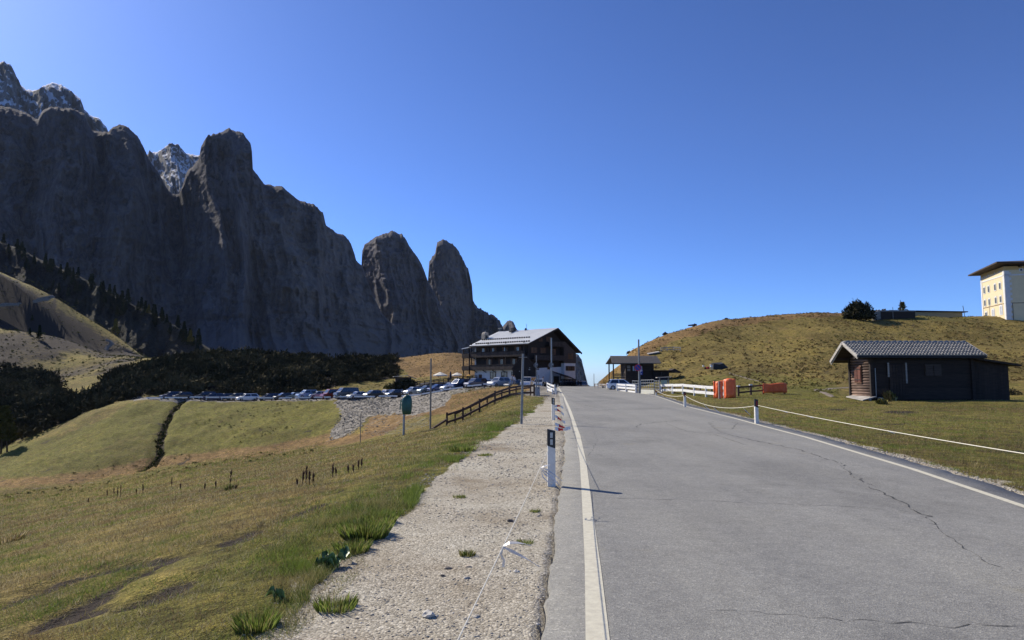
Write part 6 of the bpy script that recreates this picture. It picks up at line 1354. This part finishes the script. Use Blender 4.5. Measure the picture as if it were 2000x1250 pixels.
# ================================================================ vehicles
MTY = pm('tyre_rubber', (.018, .018, .018), None, 20, .85); MRIM = pm('alloy_rim', (.4, .4, .41), None, 20, .35, metal=.8); MCG = pm('car_glass', (.02, .03, .045), None, 3, .04, spec=1.0); MLIGHT = pm('headlight_glass', (.7, .72, .75), None, 9, .1, spec=1); MTAIL = pm('tail_light', (.35, .01, .01), None, 9, .2)
PAINT = {}
def paint(n, c, met=.3):
    if n not in PAINT:
        m = pm('car_paint_'+n, c, c, 3, .3, metal=met, spec=.6); p = m.node_tree.nodes['Principled BSDF']; p.inputs['Coat Weight'].default_value = .8; p.inputs['Coat Roughness'].default_value = .05; PAINT[n] = m
    return PAINT[n]
COL = {'white': (.75, .75, .74), 'silver': (.45, .47, .49), 'black': (.015, .015, .018), 'dark blue': (.015, .025, .07), 'dark grey': (.06, .065, .07), 'red': (.22, .015, .012), 'green-grey': (.18, .22, .21), 'blue': (.03, .06, .2), 'pale blue': (.3, .38, .48)}
TYPES = {  # length, width, bonnet height, roof height, bonnet end, windscreen top, roof end, rear bottom
 'hatchback': (3.9, 1.7, .92, 1.48, 1.15, .45, -1.35, -1.8), 'estate': (4.6, 1.78, .92, 1.48, 1.3, .55, -1.75, -2.2), 'saloon': (4.5, 1.75, .9, 1.42, 1.25, .5, -1.0, -1.65), 'van': (4.9, 1.9, 1.15, 1.95, 1.65, 1.0, -2.2, -2.4), 'suv': (4.5, 1.85, 1.05, 1.68, 1.2, .55, -1.7, -2.1)}
def car_proto(ty, cn):
    L, W_, hb, hr, bx, wx, rx, rb = TYPES[ty]; t = thing('parked_car', 'car', 'car', (0, 0, 0)); m = paint(cn, COL[cn]); f = L/2
    lo = .2; prof = [(-f, .35), (-f+.05, lo), (f-.1, lo), (f, .36), (f-.02, .62), (f-.18, hb-.14), (bx, hb), (rb, hb+.02), (-f+.03, hb-.08), (-f, .6)]
    def loft(b, prof, ys, sc):
        n = len(prof); cx = sum(p[0] for p in prof)/n; cz = sum(p[1] for p in prof)/n; vs = []
        for y, s in zip(ys, sc): vs += [(cx+(x-cx)*s[0], y, cz+(z-cz)*s[1]) for x, z in prof]
        fs = [(j*n+i, j*n+(i+1) % n, (j+1)*n+(i+1) % n, (j+1)*n+i) for j in range(len(ys)-1) for i in range(n)]; b.add(vs, fs+[tuple(range(n))[::-1], tuple((len(ys)-1)*n+i for i in range(n))])
    h = W_/2; b = MB(); loft(b, prof, [-h, -h+.1, -h+.35, h-.35, h-.1, h], [(.9, .86), (.985, .98), (1, 1), (1, 1), (.985, .98), (.9, .86)])
    # cabin with tumblehome
    def cab(b, x0, x1, x2, x3, z0, z1, w0, w1):
        b.add([(x0, -w0, z0), (x3, -w0, z0), (x2, -w1, z1), (x1, -w1, z1), (x0, w0, z0), (x3, w0, z0), (x2, w1, z1), (x1, w1, z1)], [(0, 1, 2, 3), (7, 6, 5, 4), (0, 4, 5, 1), (1, 5, 6, 2), (2, 6, 7, 3), (3, 7, 4, 0)])
    cab(b, rb, rx, wx, bx-.0, hb-.03, hr-.06, h-.08, h-.24); cab(b, rx-.02, rx+.12, wx-.12, wx+.02, hr-.07, hr, h-.25, h-.34); b.obj('body', m, t)
    def quad(pts, name, mat, par=t, th=.012):
        pts = [Vector(p) for p in pts]; n = (pts[1]-pts[0]).cross(pts[2]-pts[0]).normalized(); c = sum(pts, Vector())/4
        if n.dot(c-Vector((0, 0, .8))) < 0: n = -n
        b = MB(); k = len(pts); b.add([p+n*th for p in pts]+[p-n*.01 for p in pts], [tuple(range(k)), tuple(range(2*k-1, k-1, -1))]+[(i, k+i, k+(i+1) % k, (i+1) % k) for i in range(k)]); return b.obj(name, mat, par)
    z0, z1 = hb+.02, hr-.1; F = lambda a, b_, f: a+(b_-a)*f
    quad([(F(bx, wx, .08), -(h-.15), z0+.02), (F(bx, wx, .08), h-.15, z0+.02), (F(bx, wx, .93), h-.29, z1), (F(bx, wx, .93), -(h-.29), z1)], 'windscreen', MCG)
    quad([(F(rb, rx, .1), -(h-.17), z0+.04), (F(rb, rx, .1), h-.17, z0+.04), (F(rb, rx, .9), h-.3, z1), (F(rb, rx, .9), -(h-.3), z1)], 'rear_window', MCG)
    for s in (-1, 1):
        xa, xb = F(bx, wx, .25)-.12, F(rb, rx, .3)+.15; ya = s*(h-.10); yb = s*(h-.235)
        mid = (xa+xb)/2
        for a0, a1, c0, c1 in ((xa, mid+.05, wx-.08, mid+.05), (mid-.05, xb, mid-.05, rx+.12)):
            quad([(a0, ya, z0+.01), (a1, ya, z0+.01), (c1, yb, z1+.0), (c0, yb, z1+.0)], 'side_window', MCG)
        for x in (f-.82, -f+.8):
            b = MB(); b.cyl((x, s*(h-.2) if s > 0 else s*(h+.01), .32), .33, .21, 18, ax='y'); w = b.obj('wheel', MTY, t); b = MB(); b.cyl((x, s*(h+.005) if s > 0 else s*(h+.03), .32), .2, .025, 14, ax='y'); b.obj('rim', MRIM, w)
        b = MB(); b.box(f-.13, s*(h-.3), .66, .16, .34, .15); b.obj('headlight', MLIGHT, t); b = MB(); b.box(-f+.05, s*(h-.18), .75, .1, .16, .22); b.obj('tail_light', MTAIL, t)
        b = MB(); b.box(bx-.28, s*(h+.07), hb+.1, .1, .16, .12); b.obj('mirror', m, t)
    b = MB(); b.box(f+.0, 0, .45, .03, W_*.5, .14); b.obj('grille', MBLACK, t); b = MB(); b.box(f+.01, 0, .32, .03, .5, .1); b.obj('number_plate', MSW, t)
    return t
PRO = {}
le_ = lambda q: float(np.interp(q, [285, 600, 700, 780, 820, 868, 904, 940, 1000, 1060], [139.5, 136.5, 130.5, 127.5, 124.5, 121.5, 119.5, 117.5, 115, 112]))
CARS = [(340, 'estate', 'dark blue', 1.3, 'dark blue estate, leftmost in the car park'), (361, 'hatchback', 'black', .9, 'black car second from the left end of the car park'),
 (405, 'suv', 'black', 3.2, 'black off-roader with gleaming windscreen left of a gap'), (420, 'estate', 'dark blue', 1.0, 'long navy car in front of the black off-roader'), (443, 'hatchback', 'black', 3.5, 'half-hidden small black car before the white estate'),
 (466, 'estate', 'dark grey', 3.4, 'dark grey car just behind the white estate'), (486, 'estate', 'white', .9, 'white estate car alone in front of the thicket'), (530, 'estate', 'dark blue', .9, 'dark blue car first right of the gap beside the white estate'),
 (558, 'saloon', 'black', 1.2, 'black saloon between a navy and a silver car'), (579, 'saloon', 'green-grey', 2.4, 'grey-green saloon behind the big pale blue hatchback'), (602, 'suv', 'pale blue', .8, 'pale blue tall hatchback, brightest in its row'), (625, 'saloon', 'silver', 2.2, 'silver saloon just left of the red van'),
 (652, 'van', 'red', 1.2, 'dark red van, the only red vehicle in the car park'), (678, 'van', 'dark grey', 1.0, 'dark people carrier right of the red van'), (701, 'saloon', 'silver', .6, 'silver saloon below the grassy bank'), (730, 'hatchback', 'dark grey', .8, 'dark hatchback second right of the people carrier'),
 (756, 'hatchback', 'white', 5.2, 'white car parked deeper in behind two dark ones'), (773, 'hatchback', 'dark grey', .9, 'dark grey car directly above the green sack'), (809, 'hatchback', 'silver', 1.4, 'silver coupe beside the motorcycle right of the green sack'), (835, 'hatchback', 'green-grey', .9, 'grey-green car crossed by the slim brown pole'),
 (857, 'saloon', 'blue', 2.0, 'blue saloon below the white parasol'), (881, 'hatchback', 'silver', 1.0, 'silver car on the climbing row'), (902, 'van', 'dark blue', 1.8, 'dark blue minivan below the terrace railing'), (930, 'suv', 'dark blue', 2.2, 'navy car in front of the terrace wall'),
 (952, 'saloon', 'dark blue', 4.5, 'dark saloon mostly hidden by the silver off-roader'), (975, 'suv', 'silver', 1.5, 'silver off-roader under the first inn window'), (993, 'hatchback', 'pale blue', 3.8, 'pale hatchback right behind the silver off-roader'), (1008, 'estate', 'dark grey', 1.6, 'dark grey car parked in front of the pointed kiosk')]
first = {}
def put_car(ty, cn, x, y, z, rz, label, group='cars in the car park', name='parked_car'):
    k = (ty, cn)
    if k not in PRO: PRO[k] = o = car_proto(ty, cn)
    else: o = copy_tree(PRO[k])
    o.location = (x, y, z); o.rotation_euler.z = rz; o['label'] = label; o['group'] = group; o['category'] = 'van' if ty == 'van' else 'car'; return o
rc = random.Random(2)
for px, ty, cn, dy, lb in CARS:
    Y = le_(px)+2.0+dy; p = onground(px, Y); put_car(ty, cn, p.x, p.y, p.z, R(180+40+rc.uniform(-5, 5)), lb)
p = onground(1033, 119); put_car('van', 'white', p.x, p.y, p.z, R(250), 'white van nose-on beside the pointed kiosk', 'cars in front of the inn')
p = onground(1053, 114); put_car('estate', 'silver', p.x, p.y, p.z, R(264), 'silver-white car facing us below the inn entrance', 'cars in front of the inn')
p = onground(1211, 93); put_car('hatchback', 'white', p.x, p.y, p.z, R(0), 'white hatchback parked by the barrier below the dark cabin', 'cars by the road')
put_car('van', 'silver', .0935*146, 146, -1.1, R(190), 'pale van beyond the road crest at the inn corner', 'cars beyond the crest'); put_car('saloon', 'white', .104*150, 150, -1.35, R(180), 'white car half hidden beyond the road crest', 'cars beyond the crest')

# motorcycles beside the inn
def moto(m):
    t = thing('motorcycle', 'motorcycle', 'motorcycle', (0, 0, 0))
    for x in (-.72, .72):
        vs = []; fs = []; b = MB(); n, k = 16, 6
        for i in range(n):
            for j in range(k):
                a = 2*math.pi*i/n; c = 2*math.pi*j/k; r = .3+.07*math.cos(c); vs.append((x+r*math.cos(a), .06*math.sin(c), .32+r*math.sin(a)))
        b.add(vs, [(i*k+j, ((i+1) % n)*k+j, ((i+1) % n)*k+(j+1) % k, i*k+(j+1) % k) for i in range(n) for j in range(k)]); b.obj('wheel', MTY, t, True)
    b = MB(); b.prism([(-.35, .3), (.3, .3), (.42, .75), (.25, .95), (-.1, .85), (-.8, .95), (-.75, .8), (-.4, .65)], -.14, .14); b.obj('body', m, t, bevel=.03)
    b = MB(); b.box(-.35, 0, .9, .7, .26, .1); b.obj('seat', MBLACK, t); b = MB(); b.tube([(.72, 0, .32), (.45, 0, .98)], .04, 6); b.tube([(.38, -.36, 1.05), (.45, 0, .98), (.38, .36, 1.05)], .02, 6); b.obj('handlebar', MGAL, t)
    b = MB(); b.box(.56, 0, .85, .14, .2, .18); b.obj('headlight', MLIGHT, t); b = MB(); b.prism([(.5, .95), (.62, .95), (.45, 1.3), (.4, 1.28)], -.15, .15); b.obj('windshield', MCG, t); return t
m0 = moto(MBLACK)
for i, (px, Y, rz, lb) in enumerate(((1099, 131.5, 2.2, 'dark motorcycle nearest the entrance canopy'), (1104, 132.3, 2.3, 'dark motorcycle second right of the entrance canopy'), (1109, 133, 2.1, 'dark motorcycle in the middle of the row by the plinth'), (1114, 134, 2.2, 'dark motorcycle fourth in the row by the plinth'), (1119, 135, 2.2, 'dark motorcycle at the right end of the plinth'), (1064, 112, 2.0, 'motorcycle standing right of the silver car'), (790, 129.6, 4.1, 'motorcycle parked between two cars above the green sack'))):
    o = m0 if i == 0 else copy_tree(m0); o.location = onground(px, Y) if Y < 125 or px < 1000 else Vector(((px-1000)/FPX*Y, Y, float(zroad(np.array(Y)))+.05)); o.rotation_euler.z = rz; o['label'] = lb; o['group'] = 'parked motorcycles'
# ================================================================ people
MSKIN = pm('skin', (.5, .3, .22), None, 9, .6)
def person(label, loc, rz, shirt, trousers, hair, h=1.72, stride=.12, arm=.1, bag=False):
    t = thing('person', label, 'person', loc, rz); s = h/1.72
    V = [(0, 0, .95), (0, 0, 1.15), (0, 0, 1.38), (0, 0, 1.5), (0, -.01, 1.6), (0, -.01, 1.7), (.1, 0, .9), (.11, -stride, .5), (.11, -stride*1.1, .08), (.11, -stride*1.1-.14, .04), (-.1, 0, .9), (-.11, stride*.6, .5), (-.11, stride*1.6, .1), (-.11, stride*1.3-.12, .04),
         (.19, 0, 1.4), (.25, arm*.3, 1.13), (.25, -arm, .88), (.25, -arm-.02, .78), (-.19, 0, 1.4), (-.25, -arm*.3, 1.13), (-.25, arm*.6, .88), (-.25, arm*.6-.02, .78)]
    E = [(0, 1), (1, 2), (2, 3), (3, 4), (4, 5), (0, 6), (6, 7), (7, 8), (8, 9), (0, 10), (10, 11), (11, 12), (12, 13), (2, 14), (14, 15), (15, 16), (16, 17), (2, 18), (18, 19), (19, 20), (20, 21)]
    Rr = [(.15, .1), (.14, .1), (.17, .11), (.055, .055), (.085, .1), (.07, .085), (.09, .09), (.06, .06), (.045, .045), (.035, .035), (.09, .09), (.06, .06), (.045, .045), (.035, .035), (.06, .06), (.045, .045), (.035, .035), (.035, .03), (.06, .06), (.045, .045), (.035, .035), (.035, .03)]
    me = bpy.data.meshes.new('body'); me.from_pydata([(x*s, y*s, z*s) for x, y, z in V], E, []); o = bpy.data.objects.new('body', me); col.objects.link(o)
    sk = o.modifiers.new('s', 'SKIN'); o.modifiers.new('ss', 'SUBSURF').levels = 1
    for v, r in zip(me.skin_vertices[0].data, Rr): v.radius = (r[0]*s, r[1]*s)
    me.skin_vertices[0].data[0].use_root = True
    dg = bpy.context.evaluated_depsgraph_get(); m2 = bpy.data.meshes.new_from_object(o.evaluated_get(dg)); o.modifiers.clear(); o.data = m2; o.parent = t
    m2.materials.clear()
    for m in (trousers, shirt, MSKIN, MBLACK): m2.materials.append(m)
    for p in m2.polygons:
        c = p.center; z = c.z/s; p.material_index = 3 if z < .09 else 0 if (z < .96 and abs(c.x) < .2*s) else 2 if (z > 1.47 or z < .83) else 1; p.use_smooth = True
    b = MB(); n = 10; vs = [(0, .01*s, 1.8*s)]
    for j, (z, r) in enumerate(((1.77, .07), (1.7, .1), (1.62, .1), (1.55, .07))):
        for i in range(n): a = 2*math.pi*i/n; y = math.sin(a)*r+.025; y = max(y, -.06 if j < 1 else -.02); vs.append((math.cos(a)*r*.95*s, y*s, z*s))
    b.add(vs, [(0, 1+i, 1+(i+1) % n) for i in range(n)]+[(1+j*n+i, 1+(j+1)*n+i, 1+(j+1)*n+(i+1) % n, 1+j*n+(i+1) % n) for j in range(3) for i in range(n)]); b.obj('hair', hair, t, True)
    return t
cl = lambda n, c: pm(n, c, None, 6, .85)
hd, hl = cl('dark_hair', (.02, .015, .012)), cl('light_hair', (.3, .2, .1)); pale, grey_, dk, jean, whs = cl('pale_jacket', (.5, .5, .5)), cl('grey_trousers', (.2, .21, .23)), cl('dark_clothing', (.02, .02, .025)), cl('denim', (.05, .08, .15)), cl('white_shirt', (.7, .7, .7))
def gp(px, Y): return onground(px, Y) if Y < 125 else Vector(((px-1000)/FPX*Y, Y, float(zroad(np.array(Y)))+.03))
person('walker in a pale jacket standing at the end of the car park rails', gp(1000.5, 113.5), .4, pale, grey_, hd)
person('smaller walker in white beside the pale-jacketed one', gp(1004.5, 113.2), -.5, whs, grey_, hl, 1.5)
person('motorcyclist in pale top standing right of the silver car', gp(1061, 111.5), 1.0, pale, dk, hd, 1.75)
person('dark-clothed figure left of two, beyond the inn corner', gp(1129, 140), .2, dk, dk, hd, 1.8); person('dark-clothed figure right of two, beyond the inn corner', gp(1134, 141), 2.4, dk, jean, hd, 1.78)
person('seated-height guest in dark clothes by the terrace railing', Vector((at(876, 740, 142).x, 142, .0)), .2, dk, jean, hl, 1.7)

# ---------------------------------------------------------------- thin mountain haze, one closed box round everything
hz = MB(); hz.box(0, 1750, 400, 13400, 3800, 2000); ho = hz.obj('haze', bpy.data.materials.new('haze_air')); hm = ho.data.materials[0]; hm.use_nodes = True
hn = hm.node_tree; hn.nodes.remove(hn.nodes['Principled BSDF']); pv = hn.nodes.new('ShaderNodeVolumePrincipled'); pv.inputs['Density'].default_value = 1.9e-5; pv.inputs['Color'].default_value = (.68, .8, 1, 1)
hn.links.new(pv.outputs[0], hn.nodes['Material Output'].inputs['Volume']); tag(ho, 'thin blue mountain haze filling the valley air', 'haze', kind='stuff')
